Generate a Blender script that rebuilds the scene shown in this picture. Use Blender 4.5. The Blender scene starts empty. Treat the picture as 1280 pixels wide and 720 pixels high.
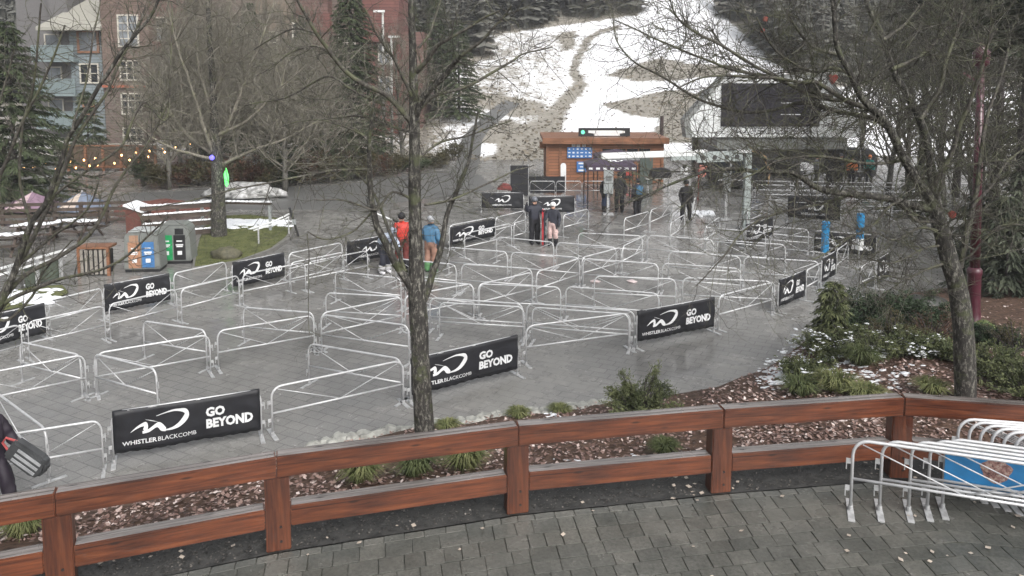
import bpy, bmesh, math, random
from math import sin, cos, tan, pi, radians, atan2, hypot, sqrt
from mathutils import Vector, Matrix, noise
from mathutils.bvhtree import BVHTree
SC = bpy.context.scene
COL = SC.collection
V = Vector

# ------------------------------------------------------------------ camera geometry
F, YH, PITCH, H = 990.0, 90.0, radians(6.0), 7.0
CY = YH + F * tan(PITCH)
def ray(px, py):
    x = (px - 640) / F; y = -(py - CY) / F
    return V((x, cos(PITCH) + y * sin(PITCH), -sin(PITCH) + y * cos(PITCH)))
def G(px, py, z=0.0):                      # where the sight line meets height z
    d = ray(px, py); t = (z - H) / d.z
    return V((0, 0, H)) + d * t
def PD(px, py, dist):                      # where the sight line reaches distance dist
    d = ray(px, py); return V((0, 0, H)) + d * (dist / d.y)
def MPP(dist): return dist / F             # metres per photo pixel, about

# ------------------------------------------------------------------ materials
MATS = {}
def nodes(name):
    m = bpy.data.materials.new(name); m.use_nodes = True
    nt = m.node_tree; return m, nt, nt.nodes['Principled BSDF']
def ramp(nt, fac, stops):
    r = nt.nodes.new('ShaderNodeValToRGB'); e = r.color_ramp.elements
    while len(e) < len(stops): e.new(0.5)
    for k, (p, c) in enumerate(stops):
        e[k].position = p; e[k].color = (*c, 1) if len(c) == 3 else c
    nt.links.new(fac, r.inputs[0]); return r.outputs[0]
def mixc(nt, f, a, b, mode='MIX'):
    n = nt.nodes.new('ShaderNodeMix'); n.data_type = 'RGBA'; n.blend_type = mode
    for sock, v in ((n.inputs[0], f), (n.inputs[6], a), (n.inputs[7], b)):
        if hasattr(v, 'is_output'): nt.links.new(v, sock)
        elif isinstance(v, (int, float)): sock.default_value = v
        else: sock.default_value = (*v, 1)
    return n.outputs[2]
def mathn(nt, op, a, b=0.0, c=None, clamp=False):
    n = nt.nodes.new('ShaderNodeMath'); n.operation = op; n.use_clamp = clamp
    for i, v in enumerate((a, b) if c is None else (a, b, c)):
        if hasattr(v, 'is_output'): nt.links.new(v, n.inputs[i])
        else: n.inputs[i].default_value = v
    return n.outputs[0]
def coords(nt, scale=(1, 1, 1), rot=(0, 0, 0), which='Object'):
    t = nt.nodes.new('ShaderNodeTexCoord'); mp = nt.nodes.new('ShaderNodeMapping')
    mp.inputs['Scale'].default_value = scale; mp.inputs['Rotation'].default_value = rot
    nt.links.new(t.outputs[which], mp.inputs[0]); return mp.outputs[0]
def noisen(nt, vec, scale, detail=4, rough=0.55, dist=0.0):
    n = nt.nodes.new('ShaderNodeTexNoise'); n.inputs['Scale'].default_value = scale
    n.inputs['Detail'].default_value = detail; n.inputs['Roughness'].default_value = rough
    n.inputs['Distortion'].default_value = dist
    nt.links.new(vec, n.inputs['Vector']); return n.outputs[0]
def bump(nt, b, h, strength=0.3, dist=0.02):
    n = nt.nodes.new('ShaderNodeBump'); n.inputs['Strength'].default_value = strength
    n.inputs['Distance'].default_value = dist
    nt.links.new(h, n.inputs['Height']); nt.links.new(n.outputs[0], b.inputs['Normal'])
def M(name, col, rough=0.6, var=0.25, scale=6.0, metal=0.0, coat=0.0, bmp=0.0, col2=None, stretch=(1, 1, 1), emit=None):
    if name in MATS: return MATS[name]
    m, nt, b = nodes(name)
    v = coords(nt, stretch); n = noisen(nt, v, scale, 5, 0.6)
    c2 = col2 or tuple(min(1, x * (1 + var)) for x in col); c1 = tuple(x * (1 - var) for x in col)
    nt.links.new(ramp(nt, n, [(0.3, c1), (0.5, col), (0.7, c2)]), b.inputs['Base Color'])
    rr = mathn(nt, 'MULTIPLY_ADD', n, 0.25, rough - 0.12, True); nt.links.new(rr, b.inputs['Roughness'])
    b.inputs['Metallic'].default_value = metal
    b.inputs['Coat Weight'].default_value = coat; b.inputs['Coat Roughness'].default_value = 0.12
    if bmp: bump(nt, b, n, bmp, 0.02)
    if emit: b.inputs['Emission Color'].default_value = (*emit[0], 1); b.inputs['Emission Strength'].default_value = emit[1]
    MATS[name] = m; return m

def mat_pavers(name, bw, bh, rot, c1, c2, mortar, wet, far=False):
    m, nt, b = nodes(name)
    v = coords(nt, (1, 1, 1), (0, 0, rot))
    dn = noisen(nt, v, 3.0, 2)
    vv = nt.nodes.new('ShaderNodeVectorMath'); vv.operation = 'MULTIPLY_ADD'
    cb = nt.nodes.new('ShaderNodeCombineXYZ'); nt.links.new(dn, cb.inputs[0]); nt.links.new(noisen(nt, v, 2.3, 2), cb.inputs[1])
    vv.inputs[1].default_value = (0.035,) * 3
    nt.links.new(cb.outputs[0], vv.inputs[0]); nt.links.new(v, vv.inputs[2])
    br = nt.nodes.new('ShaderNodeTexBrick')
    br.inputs['Scale'].default_value = 1; br.inputs['Brick Width'].default_value = bw; br.inputs['Row Height'].default_value = bh
    br.inputs['Mortar Size'].default_value = 0.011; br.inputs['Mortar Smooth'].default_value = 0.5
    br.offset = 0.43; br.inputs['Bias'].default_value = 0.0
    br.inputs['Color1'].default_value = (*c1, 1); br.inputs['Color2'].default_value = (*c2, 1); br.inputs['Mortar'].default_value = (*mortar, 1)
    if far: br.inputs['Mortar Size'].default_value = 0.015
    nt.links.new(vv.outputs[0], br.inputs['Vector'])
    big = noisen(nt, v, 0.22, 5, 0.6, 0.6); fine = noisen(nt, v, 38, 4, 0.7); mid = noisen(nt, v, 1.6, 5, 0.65)
    c = mixc(nt, 0.75, br.outputs['Color'], ramp(nt, fine, [(0.25, (0.55,) * 3), (0.75, (1.25,) * 3)]), 'MULTIPLY')
    c = mixc(nt, 0.85, c, ramp(nt, mid, [(0.25, (0.80, 0.80, 0.79)), (0.75, (1.15, 1.14, 1.12))]), 'MULTIPLY')
    c = mixc(nt, 0.9, c, ramp(nt, big, [(0.35, (0.78, 0.78, 0.78)), (0.62, (1.15, 1.14, 1.12))]), 'MULTIPLY')
    nt.links.new(c, b.inputs['Base Color'])
    ro = ramp(nt, mathn(nt, 'ADD', mathn(nt, 'MULTIPLY', big, 0.6), mathn(nt, 'MULTIPLY', mid, 0.4)), [(0.40, (wet[0],) * 3), (0.60, (wet[1],) * 3)])
    nt.links.new(ro, b.inputs['Roughness'])
    hh = mathn(nt, 'ADD', mathn(nt, 'MULTIPLY', br.outputs['Fac'], -1.0), mathn(nt, 'MULTIPLY', fine, 0.35))
    bump(nt, b, hh, 0.35 if not far else 0.12, 0.012)
    return m
def mat_wood(name, c_dark, c_mid, c_light, rough=0.35, coat=0.4, axis='X', scale=1.0):
    m, nt, b = nodes(name)
    st = {'X': (0.6, 9, 9), 'Y': (9, 0.6, 9), 'Z': (9, 9, 0.6)}[axis]
    v = coords(nt, tuple(s * scale for s in st)); n = noisen(nt, v, 2.2, 6, 0.65, 0.5)
    v2 = coords(nt); n2 = noisen(nt, v2, 1.7, 4)
    c = ramp(nt, n, [(0.28, c_dark), (0.5, c_mid), (0.72, c_light)])
    c = mixc(nt, 0.8, c, ramp(nt, n2, [(0.3, (0.6, 0.58, 0.56)), (0.7, (1.15, 1.12, 1.1))]), 'MULTIPLY')
    st3 = tuple(x * (0.22 if x < 1 else 2.2) for x in st); n4 = noisen(nt, coords(nt, tuple(s_ * scale for s_ in st3)), 2.0, 3, 0.5)
    crack = ramp(nt, n4, [(0.33, (0.12, 0.11, 0.10)), (0.40, (1, 1, 1))]); c = mixc(nt, 0.9, c, crack, 'MULTIPLY')
    kn = nt.nodes.new('ShaderNodeTexVoronoi'); kn.inputs['Scale'].default_value = 1.6; nt.links.new(coords(nt, tuple(s_ * .45 if s_ > 1 else 1.0 for s_ in st)), kn.inputs['Vector'])
    c = mixc(nt, 0.85, c, ramp(nt, kn.outputs['Distance'], [(0.05, (0.15, 0.13, 0.12)), (0.13, (1, 1, 1))]), 'MULTIPLY')
    nt.links.new(c, b.inputs['Base Color'])
    nt.links.new(mathn(nt, 'MULTIPLY_ADD', n2, 0.3, rough - 0.15, True), b.inputs['Roughness'])
    b.inputs['Coat Weight'].default_value = coat; b.inputs['Coat Roughness'].default_value = 0.15
    bump(nt, b, n, 0.35, 0.008); return m
def mat_siding(name, c, rh, var=0.2, bw=3.0, mortar=None):
    m, nt, b = nodes(name)
    t = nt.nodes.new('ShaderNodeTexCoord'); sp = nt.nodes.new('ShaderNodeSeparateXYZ'); nt.links.new(t.outputs['Object'], sp.inputs[0])
    cb = nt.nodes.new('ShaderNodeCombineXYZ'); nt.links.new(mathn(nt, 'ADD', sp.outputs[0], sp.outputs[1]), cb.inputs[0]); nt.links.new(sp.outputs[2], cb.inputs[1])
    br = nt.nodes.new('ShaderNodeTexBrick'); br.inputs['Scale'].default_value = 1; br.inputs['Brick Width'].default_value = bw; br.inputs['Row Height'].default_value = rh
    br.inputs['Mortar Size'].default_value = rh * 0.09; br.inputs['Mortar Smooth'].default_value = 0.3
    br.inputs['Color1'].default_value = (*[x * (1 - var) for x in c], 1); br.inputs['Color2'].default_value = (*[x * (1 + var) for x in c], 1)
    br.inputs['Mortar'].default_value = (*(mortar or [x * 0.45 for x in c]), 1); nt.links.new(cb.outputs[0], br.inputs['Vector'])
    n = noisen(nt, t.outputs['Object'], 1.3, 5)
    nt.links.new(mixc(nt, 0.7, br.outputs['Color'], ramp(nt, n, [(0.3, (0.75,) * 3), (0.7, (1.15,) * 3)]), 'MULTIPLY'), b.inputs['Base Color'])
    b.inputs['Roughness'].default_value = 0.6; bump(nt, b, br.outputs['Fac'], -0.4, 0.02); return m
def mat_foliage(name, c_dark, c_light, sc=2.5, rough=0.6):
    m, nt, b = nodes(name)
    v = coords(nt); n = noisen(nt, v, sc, 3)
    n2 = noisen(nt, v, sc * 9, 2)
    c = ramp(nt, mathn(nt, 'ADD', mathn(nt, 'MULTIPLY', n, 0.6), mathn(nt, 'MULTIPLY', n2, 0.4)), [(0.38, c_dark), (0.62, c_light)])
    nt.links.new(c, b.inputs['Base Color']); b.inputs['Roughness'].default_value = max(rough, .7); b.inputs['Specular IOR Level'].default_value = 0.18
    return m
def mat_bark(name, c_dark, c_mid, c_pale, moss, moss_amt=0.5, sc=1.0):
    m, nt, b = nodes(name)
    v = coords(nt, (14 * sc, 14 * sc, 5 * sc)); n = noisen(nt, v, 1.4, 6, 0.7)
    v2 = coords(nt); n2 = noisen(nt, v2, 3.5 * sc, 5, 0.7); n3 = noisen(nt, v2, 11 * sc, 4, 0.7)
    c = ramp(nt, n, [(0.32, c_dark), (0.52, c_mid), (0.72, c_pale)])
    f = ramp(nt, n2, [(0.62 - 0.2 * moss_amt, (0, 0, 0)), (0.72 - 0.2 * moss_amt, (1, 1, 1))])
    c = mixc(nt, mathn(nt, 'MULTIPLY', f, 0.8), c, moss)
    f3 = ramp(nt, n3, [(0.60, (0, 0, 0)), (0.68, (1, 1, 1))])
    c = mixc(nt, mathn(nt, 'MULTIPLY', f3, 0.55), c, c_pale)
    nt.links.new(c, b.inputs['Base Color']); b.inputs['Roughness'].default_value = 0.75
    bump(nt, b, n, 0.8, 0.03); return m

STEEL = M('galvanised_steel', (0.57, 0.575, 0.585), 0.38, 0.25, 2.5, metal=0.3)
STEELD = M('dull_steel', (0.44, 0.445, 0.45), 0.5, 0.35, 9.0, metal=0.25)
BLACKCLOTH = M('black_vinyl', (0.010, 0.0105, 0.014), 0.58, 0.5, 5.0)
WHITEPRINT = M('white_print', (0.72, 0.73, 0.74), 0.5, 0.04, 3.0)
FENCEW = mat_wood('red_stained_timber', (0.026, 0.008, 0.005), (0.105, 0.030, 0.0125), (0.190, 0.062, 0.025), 0.35, 0.3, 'X')
FENCETOP = mat_wood('wet_rail_top_painted_sheen', (0.085, 0.07, 0.064), (0.185, 0.168, 0.16), (0.29, 0.27, 0.265), 0.22, 0.5, 'X')  # sky's reflection on the wet rail tops, painted in as a grey base colour
POSTW = mat_wood('red_stained_post', (0.024, 0.007, 0.005), (0.090, 0.026, 0.0115), (0.160, 0.052, 0.022), 0.35, 0.3, 'Z')
HUTW = mat_siding('cedar_siding', (0.25, 0.108, 0.056), 0.19, 0.22)
CEDAR = mat_wood('cedar_trim', (0.13, 0.06, 0.034), (0.23, 0.105, 0.055), (0.31, 0.15, 0.085), 0.5, 0.0, 'X')
DARKWOOD = mat_wood('dark_weathered_wood', (0.035, 0.025, 0.02), (0.075, 0.055, 0.045), (0.13, 0.105, 0.09), 0.5, 0.2, 'X')
TANWOOD = mat_siding('tan_fence_boards', (0.20, 0.135, 0.09), 1.2, 0.18, 0.16)
BARK = mat_bark('wet_mossy_bark', (0.010, 0.009, 0.008), (0.034, 0.031, 0.027), (0.30, 0.29, 0.25), (0.065, 0.075, 0.034), 0.4)
BARKTWIG = mat_bark('twig_bark', (0.026, 0.023, 0.020), (0.070, 0.063, 0.054), (0.19, 0.185, 0.155), (0.105, 0.112, 0.062), 0.7)
BARKGREY = mat_bark('pale_grey_bark', (0.045, 0.041, 0.035), (0.115, 0.108, 0.095), (0.27, 0.26, 0.225), (0.11, 0.115, 0.06), 0.45)
BARKFAR = mat_bark('olive_twig_bark', (0.085, 0.078, 0.064), (0.175, 0.16, 0.13), (0.30, 0.28, 0.235), (0.16, 0.16, 0.095), 0.5)
BARKDARK = mat_bark('dark_conifer_bark', (0.02, 0.016, 0.016), (0.05, 0.042, 0.042), (0.11, 0.10, 0.10), (0.05, 0.055, 0.03), 0.3)
FIR = mat_foliage('fir_needles', (0.028, 0.040, 0.021), (0.085, 0.105, 0.054), 1.2)
FIRDARK = mat_foliage('dark_hemlock_needles', (0.028, 0.036, 0.025), (0.080, 0.090, 0.060), 1.2)
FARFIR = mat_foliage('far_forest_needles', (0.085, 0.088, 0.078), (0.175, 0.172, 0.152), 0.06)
JUNI = mat_foliage('juniper_needles', (0.042, 0.056, 0.026), (0.15, 0.165, 0.078), 3.0)
PINEB = mat_foliage('dwarf_pine_needles', (0.022, 0.040, 0.022), (0.065, 0.092, 0.05), 3.0)
OLIVE = mat_foliage('olive_shrub_leaves', (0.045, 0.042, 0.022), (0.115, 0.10, 0.05), 0.8)
RUSSET = mat_foliage('russet_shrub_leaves', (0.05, 0.026, 0.018), (0.13, 0.07, 0.045), 0.9)
GRASSM = mat_foliage('sedge_grass', (0.075, 0.095, 0.035), (0.215, 0.22, 0.10), 5.0)
def mat_tone(name, stops, rough=0.5, nsc=9.0, var=0.35, wet=None, bmp=0.0):
    m, nt, b = nodes(name); at = nt.nodes.new('ShaderNodeAttribute'); at.attribute_name = 'tone'
    v = coords(nt); n = noisen(nt, v, nsc, 5, 0.65); n2 = noisen(nt, v, 1.3, 4, 0.6)
    c = mixc(nt, 1.0, ramp(nt, at.outputs['Fac'], stops), ramp(nt, n, [(0.25, (1 - var,) * 3), (0.75, (1 + var,) * 3)]), 'MULTIPLY')
    if wet: c = mixc(nt, 1.0, c, ramp(nt, n2, [(0.35, (0.7, 0.71, 0.68)), (0.65, (1.2, 1.18, 1.14))]), 'MULTIPLY'); nt.links.new(ramp(nt, n2, [(0.38, (wet[0],) * 3), (0.62, (wet[1],) * 3)]), b.inputs['Roughness'])
    else: b.inputs['Roughness'].default_value = rough
    if bmp: bump(nt, b, n, bmp, 0.01)
    nt.links.new(c, b.inputs['Base Color']); return m
def set_tone(o, vals):
    a = o.data.attributes.new('tone', 'FLOAT', 'FACE'); a.data.foreach_set('value', vals)
LITTER = mat_tone('fallen_leaves', [(0.0, (0.055, 0.032, 0.026)), (0.35, (0.16, 0.095, 0.078)), (0.7, (0.36, 0.25, 0.215)), (1.0, (0.70, 0.60, 0.56))], 0.4, 30.0, 0.3)
SNOWM = M('snow', (0.80, 0.82, 0.85), 0.6, 0.04, 4.0, bmp=0.4)
LEDW = M('white_paint', (0.74, 0.75, 0.75), 0.4, 0.05)
GREYPAINT = M('grey_paint', (0.30, 0.32, 0.32), 0.45, 0.1)
BINGREY = M('grey_bin_shell', (0.17, 0.18, 0.17), 0.45, 0.15)
BLACKP = M('black_plastic', (0.015, 0.015, 0.017), 0.45, 0.3)
GLASSD = M('dark_window_glass', (0.02, 0.023, 0.028), 0.12, 0.4, 1.5)
GLASSL = M('pale_window_glass', (0.22, 0.24, 0.26), 0.10, 0.5, 0.7)
STONEM = M('edging_stone_face', (0.31, 0.31, 0.285), 0.5, 0.35, 5.0, bmp=0.5)
MAROON = M('maroon_paint', (0.062, 0.012, 0.022), 0.35, 0.25, 5.0, coat=0.3)
BLUEP = M('sky_blue_vinyl', (0.03, 0.19, 0.42), 0.4, 0.12)
SIGNBLUE = M('sign_blue', (0.05, 0.16, 0.40), 0.45, 0.1)

# ------------------------------------------------------------------ mesh builder
class MB:
    def __init__(s): s.v, s.f, s.mi, s.cur = [], [], [], 0
    def add(s, vs, fs):
        o = len(s.v); s.v.extend(vs); s.f.extend([tuple(i + o for i in f) for f in fs]); s.mi.extend([s.cur] * len(fs)); return s
    def box(s, c, size, rot=None, taper=1.0):
        hx, hy, hz = (k / 2 for k in size); R = rot or Matrix.Identity(3); c = V(c)
        vs = []
        for z, t in ((-hz, 1), (hz, taper)):
            for x, y in ((-hx, -hy), (hx, -hy), (hx, hy), (-hx, hy)): vs.append(c + R @ V((x * t, y * t, z)))
        return s.add(vs, [(3, 2, 1, 0), (4, 5, 6, 7), (0, 1, 5, 4), (1, 2, 6, 5), (2, 3, 7, 6), (3, 0, 4, 7)])
    def beam(s, a, b, w, h, up=V((0, 0, 1))):
        a, b = V(a), V(b); d = b - a; L = d.length; x = d.normalized(); y = up.cross(x).normalized(); z = x.cross(y)
        return s.box((a + b) / 2, (L, w, h), Matrix((x, y, z)).transposed())
    def tube(s, pts, rad, n=8, cap=True):
        pts = [V(p) for p in pts]; m = len(pts)
        if not hasattr(rad, '__len__'): rad = [rad] * m
        t0 = (pts[1] - pts[0]).normalized()
        u = t0.orthogonal().normalized(); vs = []; cs = [(cos(2 * pi * k / n), sin(2 * pi * k / n)) for k in range(n)]
        for i, p in enumerate(pts):
            t = (pts[min(i + 1, m - 1)] - pts[max(i - 1, 0)])
            if t.length < 1e-9: t = t0
            t.normalize(); u = (u - t * u.dot(t))
            u = u.normalized() if u.length > 1e-6 else t.orthogonal().normalized()
            w = t.cross(u); r = rad[i]
            for a, b in cs: vs.append(p + u * (a * r) + w * (b * r))
        fs = []
        for i in range(m - 1):
            for k in range(n):
                k2 = (k + 1) % n; fs.append((i * n + k, i * n + k2, (i + 1) * n + k2, (i + 1) * n + k))
        if cap: fs.append(tuple(range(n - 1, -1, -1))); fs.append(tuple((m - 1) * n + k for k in range(n)))
        return s.add(vs, fs)
    def lathe(s, prof, n=16, c=(0, 0, 0)):       # prof: (r, z)
        c = V(c); vs = []; fs = []
        for r, z in prof:
            for k in range(n): vs.append(c + V((r * cos(2 * pi * k / n), r * sin(2 * pi * k / n), z)))
        for i in range(len(prof) - 1):
            for k in range(n):
                k2 = (k + 1) % n; fs.append((i * n + k, i * n + k2, (i + 1) * n + k2, (i + 1) * n + k))
        fs.append(tuple(range(n - 1, -1, -1))); fs.append(tuple((len(prof) - 1) * n + k for k in range(n)))
        return s.add(vs, fs)
    def prism(s, poly, y0, y1):                  # poly in x,z, thickness in y
        n = len(poly); vs = [V((x, y0, z)) for x, z in poly] + [V((x, y1, z)) for x, z in poly]
        fs = [tuple(range(n)), tuple(range(2 * n - 1, n - 1, -1))] + [((k + 1) % n, k, k + n, (k + 1) % n + n) for k in range(n)]
        return s.add(vs, fs)
    def slab(s, poly, z0, z1):                   # poly in x,y
        n = len(poly); vs = [V((x, y, z0)) for x, y in poly] + [V((x, y, z1)) for x, y in poly]
        fs = [tuple(range(n - 1, -1, -1)), tuple(range(n, 2 * n))] + [(k, (k + 1) % n, (k + 1) % n + n, k + n) for k in range(n)]
        return s.add(vs, fs)
    def blob(s, c, r, seed=0, nu=10, nv=6, amp=0.25, flat=False):
        c = V(c); vs, fs = [], []
        for j in range(nv + 1):
            th = pi * j / nv
            for i in range(nu):
                ph = 2 * pi * i / nu; d = V((sin(th) * cos(ph), sin(th) * sin(ph), cos(th)))
                k = 1 + amp * noise.noise(d * 1.7 + V((seed * 3.1, seed, -seed)))
                p = V((d.x * r[0], d.y * r[1], d.z * r[2])) * k
                if flat and p.z < 0: p.z *= 0.15
                vs.append(c + p)
        for j in range(nv):
            for i in range(nu):
                i2 = (i + 1) % nu; fs.append((j * nu + i, (j + 1) * nu + i, (j + 1) * nu + i2, j * nu + i2))
        return s.add(vs, fs)
    def build(s, name, mat, parent=None, smooth=False, loc=None, bevel=0.0):
        me = bpy.data.meshes.new(name); me.from_pydata([tuple(p) for p in s.v], [], s.f); me.update()
        for mm in (mat if isinstance(mat, (list, tuple)) else [mat]): me.materials.append(mm)
        if any(s.mi): me.polygons.foreach_set('material_index', s.mi)
        if smooth: me.polygons.foreach_set('use_smooth', [True] * len(me.polygons))
        if bevel:
            bm = bmesh.new(); bm.from_mesh(me)
            bmesh.ops.bevel(bm, geom=bm.edges[:], offset=bevel, segments=2, affect='EDGES', clamp_overlap=True)
            bm.to_mesh(me); bm.free()
        o = bpy.data.objects.new(name, me); COL.objects.link(o)
        if parent is not None: o.parent = parent
        if loc is not None: o.location = loc
        return o
def tag(o, label=None, cat=None, group=None, kind=None):
    if label: o['label'] = label
    if cat: o['category'] = cat
    if group: o['group'] = group
    if kind: o['kind'] = kind
    return o
def thing(name, label, cat, loc=(0, 0, 0), rz=0.0, group=None):
    o = bpy.data.objects.new(name, None); COL.objects.link(o); o.location = loc; o.rotation_euler = (0, 0, rz)
    return tag(o, label, cat, group)
KIDS = {}
def kids(o): return list(o.children)
def dup(root, loc=None, rz=None, label=None, group=None):
    r = root.copy(); COL.objects.link(r)
    if loc is not None: r.location = loc
    if rz is not None: r.rotation_euler = (0, 0, rz)
    if label: r['label'] = label
    if group: r['group'] = group
    for ch in kids(root):
        c = ch.copy(); COL.objects.link(c); c.parent = r
        for g in kids(ch):
            d = g.copy(); COL.objects.link(d); d.parent = c
    return r
def struct(name, mb, mat, smooth=False): return tag(mb.build(name, mat, None, smooth), kind='structure')
def text_mesh(s, size, bold=0.0, width=None):
    """outlines of a word as (verts2d, faces), left aligned at 0, baseline 0"""
    cu = bpy.data.curves.new('lettering', 'FONT'); cu.body = s; cu.size = size; cu.offset = bold; cu.resolution_u = 2
    o = bpy.data.objects.new('lettering', cu); COL.objects.link(o)
    bpy.context.view_layer.update()
    me = bpy.data.meshes.new_from_object(o.evaluated_get(bpy.context.evaluated_depsgraph_get()))
    vs = [(p.co.x, p.co.y) for p in me.vertices]; fs = [tuple(p.vertices) for p in me.polygons]
    bpy.data.objects.remove(o); bpy.data.curves.remove(cu); bpy.data.meshes.remove(me)
    x0 = min(v[0] for v in vs); x1 = max(v[0] for v in vs)
    k = (width / (x1 - x0)) if width else 1.0
    return [((x - x0) * k, y) for x, y in vs], fs
def smooth_stroke(pts, sub=6):
    out = []; n = len(pts)
    for i in range(n - 1):
        p0, p1, p2, p3 = pts[max(i - 1, 0)], pts[i], pts[i + 1], pts[min(i + 2, n - 1)]
        for k in range(sub):
            t = k / sub; out.append(tuple(0.5 * (2 * b + (c - a) * t + (2 * a - 5 * b + 4 * c - d) * t * t + (3 * b - a - 3 * c + d) * t ** 3) for a, b, c, d in zip(p0, p1, p2, p3)))
    return out + [pts[-1]]
def stroke2d(pts):
    """ribbon outline of a brush stroke; pts (x, y, width)"""
    vs, fs = [], []
    for i, (x, y, w) in enumerate(pts):
        a = pts[max(i - 1, 0)]; b = pts[min(i + 1, len(pts) - 1)]; dx, dy = b[0] - a[0], b[1] - a[1]; l = hypot(dx, dy) or 1
        nx, ny = -dy / l * w / 2, dx / l * w / 2; vs += [(x + nx, y + ny), (x - nx, y - ny)]
    for i in range(len(pts) - 1): fs.append((2 * i, 2 * i + 1, 2 * i + 3, 2 * i + 2))
    return vs, fs
HAZE, EXPO = 0.0008, 0.78
# ------------------------------------------------------------------ fence line and terrain
RND = random.Random(7)
ZP = 1.40                                              # patio level
FT = ZP + 1.17
fp_px = [(68, 617), (345, 571), (648, 533), (905, 512), (1131, 497)]
FP = [G(x, y, FT) for x, y in fp_px]
FP = [V((p.x, p.y, 0)) for p in FP]
d0 = (FP[0] - FP[1]).normalized(); FP.insert(0, FP[0] + d0 * 2.4)
e5 = G(1280, 507, FT); d5 = (V((e5.x, e5.y, 0)) - FP[-1]).normalized(); FP.append(FP[-1] + d5 * 2.9); FP.append(FP[-1] + d5 * 2.9)
# FP: 7 points, posts 1..5 in the picture
def offs(pts, k):
    out = []
    for i, p in enumerate(pts):
        a = pts[max(i - 1, 0)]; b = pts[min(i + 1, len(pts) - 1)]; t = (b - a).normalized(); out.append(p + V((-t.y, t.x, 0)) * k)
    return out
# patio and strip
mb = MB(); fl = offs(FP, -0.02)
left, right = V((-14, 5.2, 0)), V((17, FP[-1].y - .6, 0))
poly = [V((-14, 2, 0)), V((17, 2, 0)), right] + fl[::-1] + [left]
mb.slab([(p.x, p.y) for p in poly], 0.2, ZP - 0.016)
struct('patio', mb, M('sandy_joint', (0.05, 0.052, 0.042), 0.7, 0.4, 8.0))
pv = MB(); tn = []; r5 = random.Random(55); off = 0.015; row = 0
def along(pts, s):
    for a, b in zip(pts, pts[1:]):
        l = (b - a).length
        if s <= l: return a + (b - a) * (s / l)
        s -= l
    return pts[-1] + (pts[-1] - pts[-2]).normalized() * s
base_line = [FP[0] + (FP[0] - FP[1]) * 2] + FP + [FP[-1] + (FP[-1] - FP[-2]) * 2]
while off < 5.6:
    hgt = 0.135 if row == 0 else r5.choice((0.225, 0.255, 0.255, 0.29)); pa_, pb_ = offs(base_line, -off), offs(base_line, -off - hgt); la = sum((b - a).length for a, b in zip(pa_, pa_[1:])); lb_ = sum((b - a).length for a, b in zip(pb_, pb_[1:]))
    s = r5.random() * 0.2
    while s < la - 0.4:
        wd = r5.uniform(0.21, 0.27) if row == 0 else r5.choice((0.22, 0.255, 0.29, 0.33)) * r5.uniform(.95, 1.05); g = 0.0042
        q_ = [along(pa_, s + g), along(pa_, s + wd - g), along(pb_, (s + wd - g) * lb_ / la), along(pb_, (s + g) * lb_ / la)]
        if q_[0].x > -7.5 and q_[0].x < 13.5:
            c = sum(q_, V()) / 4; z = ZP + r5.uniform(-.002, .002); tx, ty = r5.gauss(0, .004), r5.gauss(0, .004); e = (q_[0] - q_[3]).normalized() * g
            vs = []
            for k, p in enumerate(q_):
                p = p - e if k < 2 else p + e; p = p + V((r5.uniform(-.004, .004), r5.uniform(-.004, .004), 0)); d_ = p - c; i_ = c + d_ * (1 - 0.008 / max(.05, d_.length)); vs.append((V((p.x, p.y, z - .03)), V((p.x, p.y, z - .003 + d_.x * tx + d_.y * ty)), V((i_.x, i_.y, z + d_.x * tx + d_.y * ty))))
            pv.add([v_[j] for j in range(3) for v_ in vs], [(8, 11, 10, 9)] + [(4 + k, 8 + k, 8 + (k + 1) % 4, 4 + (k + 1) % 4) for k in range(4)] + [(k, 4 + k, 4 + (k + 1) % 4, (k + 1) % 4) for k in range(4)])
            t_ = min(1, max(0, r5.gauss(.62 if row == 0 else .45, .22))); tn += [t_] * 9
        s += wd
    off += hgt; row += 1
PAV = mat_tone('patio_pavers', [(0.0, (0.070, 0.072, 0.066)), (0.5, (0.094, 0.095, 0.088)), (1.0, (0.122, 0.120, 0.110))], 0.4, 26.0, 0.32, (0.09, 0.32), 0.5)
po_ = struct('paver_floor', pv, PAV); set_tone(po_, tn)
sa, sb = offs(FP, -0.01), offs(FP, 0.95)
ext_a = [left + V((0, .01, 0))] + sa + [right + V((0, .01, 0))]; ext_b = [left + V((0, 1, 0))] + sb + [right + V((0.2, 0.95, 0))]
mb = MB()
for i in range(len(ext_a) - 1):
    q = [ext_a[i], ext_a[i + 1], ext_b[i + 1], ext_b[i]]
    mb.add([V((p.x, p.y, ZP + 0.005 - (0 if k < 2 else 0.03))) for k, p in enumerate(q)], [(0, 1, 2, 3)])
struct('asphalt_strip', mb, M('dark_asphalt', (0.036, 0.035, 0.033), 0.55, 0.6, 7.0, bmp=0.9))

# planting bed: ruled between the strip and the plaza edge
bo_px = [(-260, 830), (100, 655), (340, 574), (440, 548), (540, 530), (620, 518), (700, 511), (760, 504), (830, 495), (900, 483), (960, 463),
         (1000, 440), (1030, 405), (1060, 386), (1100, 372), (1180, 360), (1260, 351), (1400, 343), (1800, 335)]
BO = [G(x, y, 0.03) for x, y in bo_px]
def resample(pts, n):
    L = [0]
    for a, b in zip(pts, pts[1:]): L.append(L[-1] + (b - a).length)
    out = []; j = 0
    for i in range(n):
        s = L[-1] * i / (n - 1)
        while j < len(pts) - 2 and L[j + 1] < s: j += 1
        out.append(pts[j].lerp(pts[j + 1], (s - L[j]) / max(1e-6, L[j + 1] - L[j])))
    return out
NB, MBD = 120, 26
inner0 = [V((-13, 6.2, 0))] + offs(FP, 0.93) + [V((24, 11.0, 0))]
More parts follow.
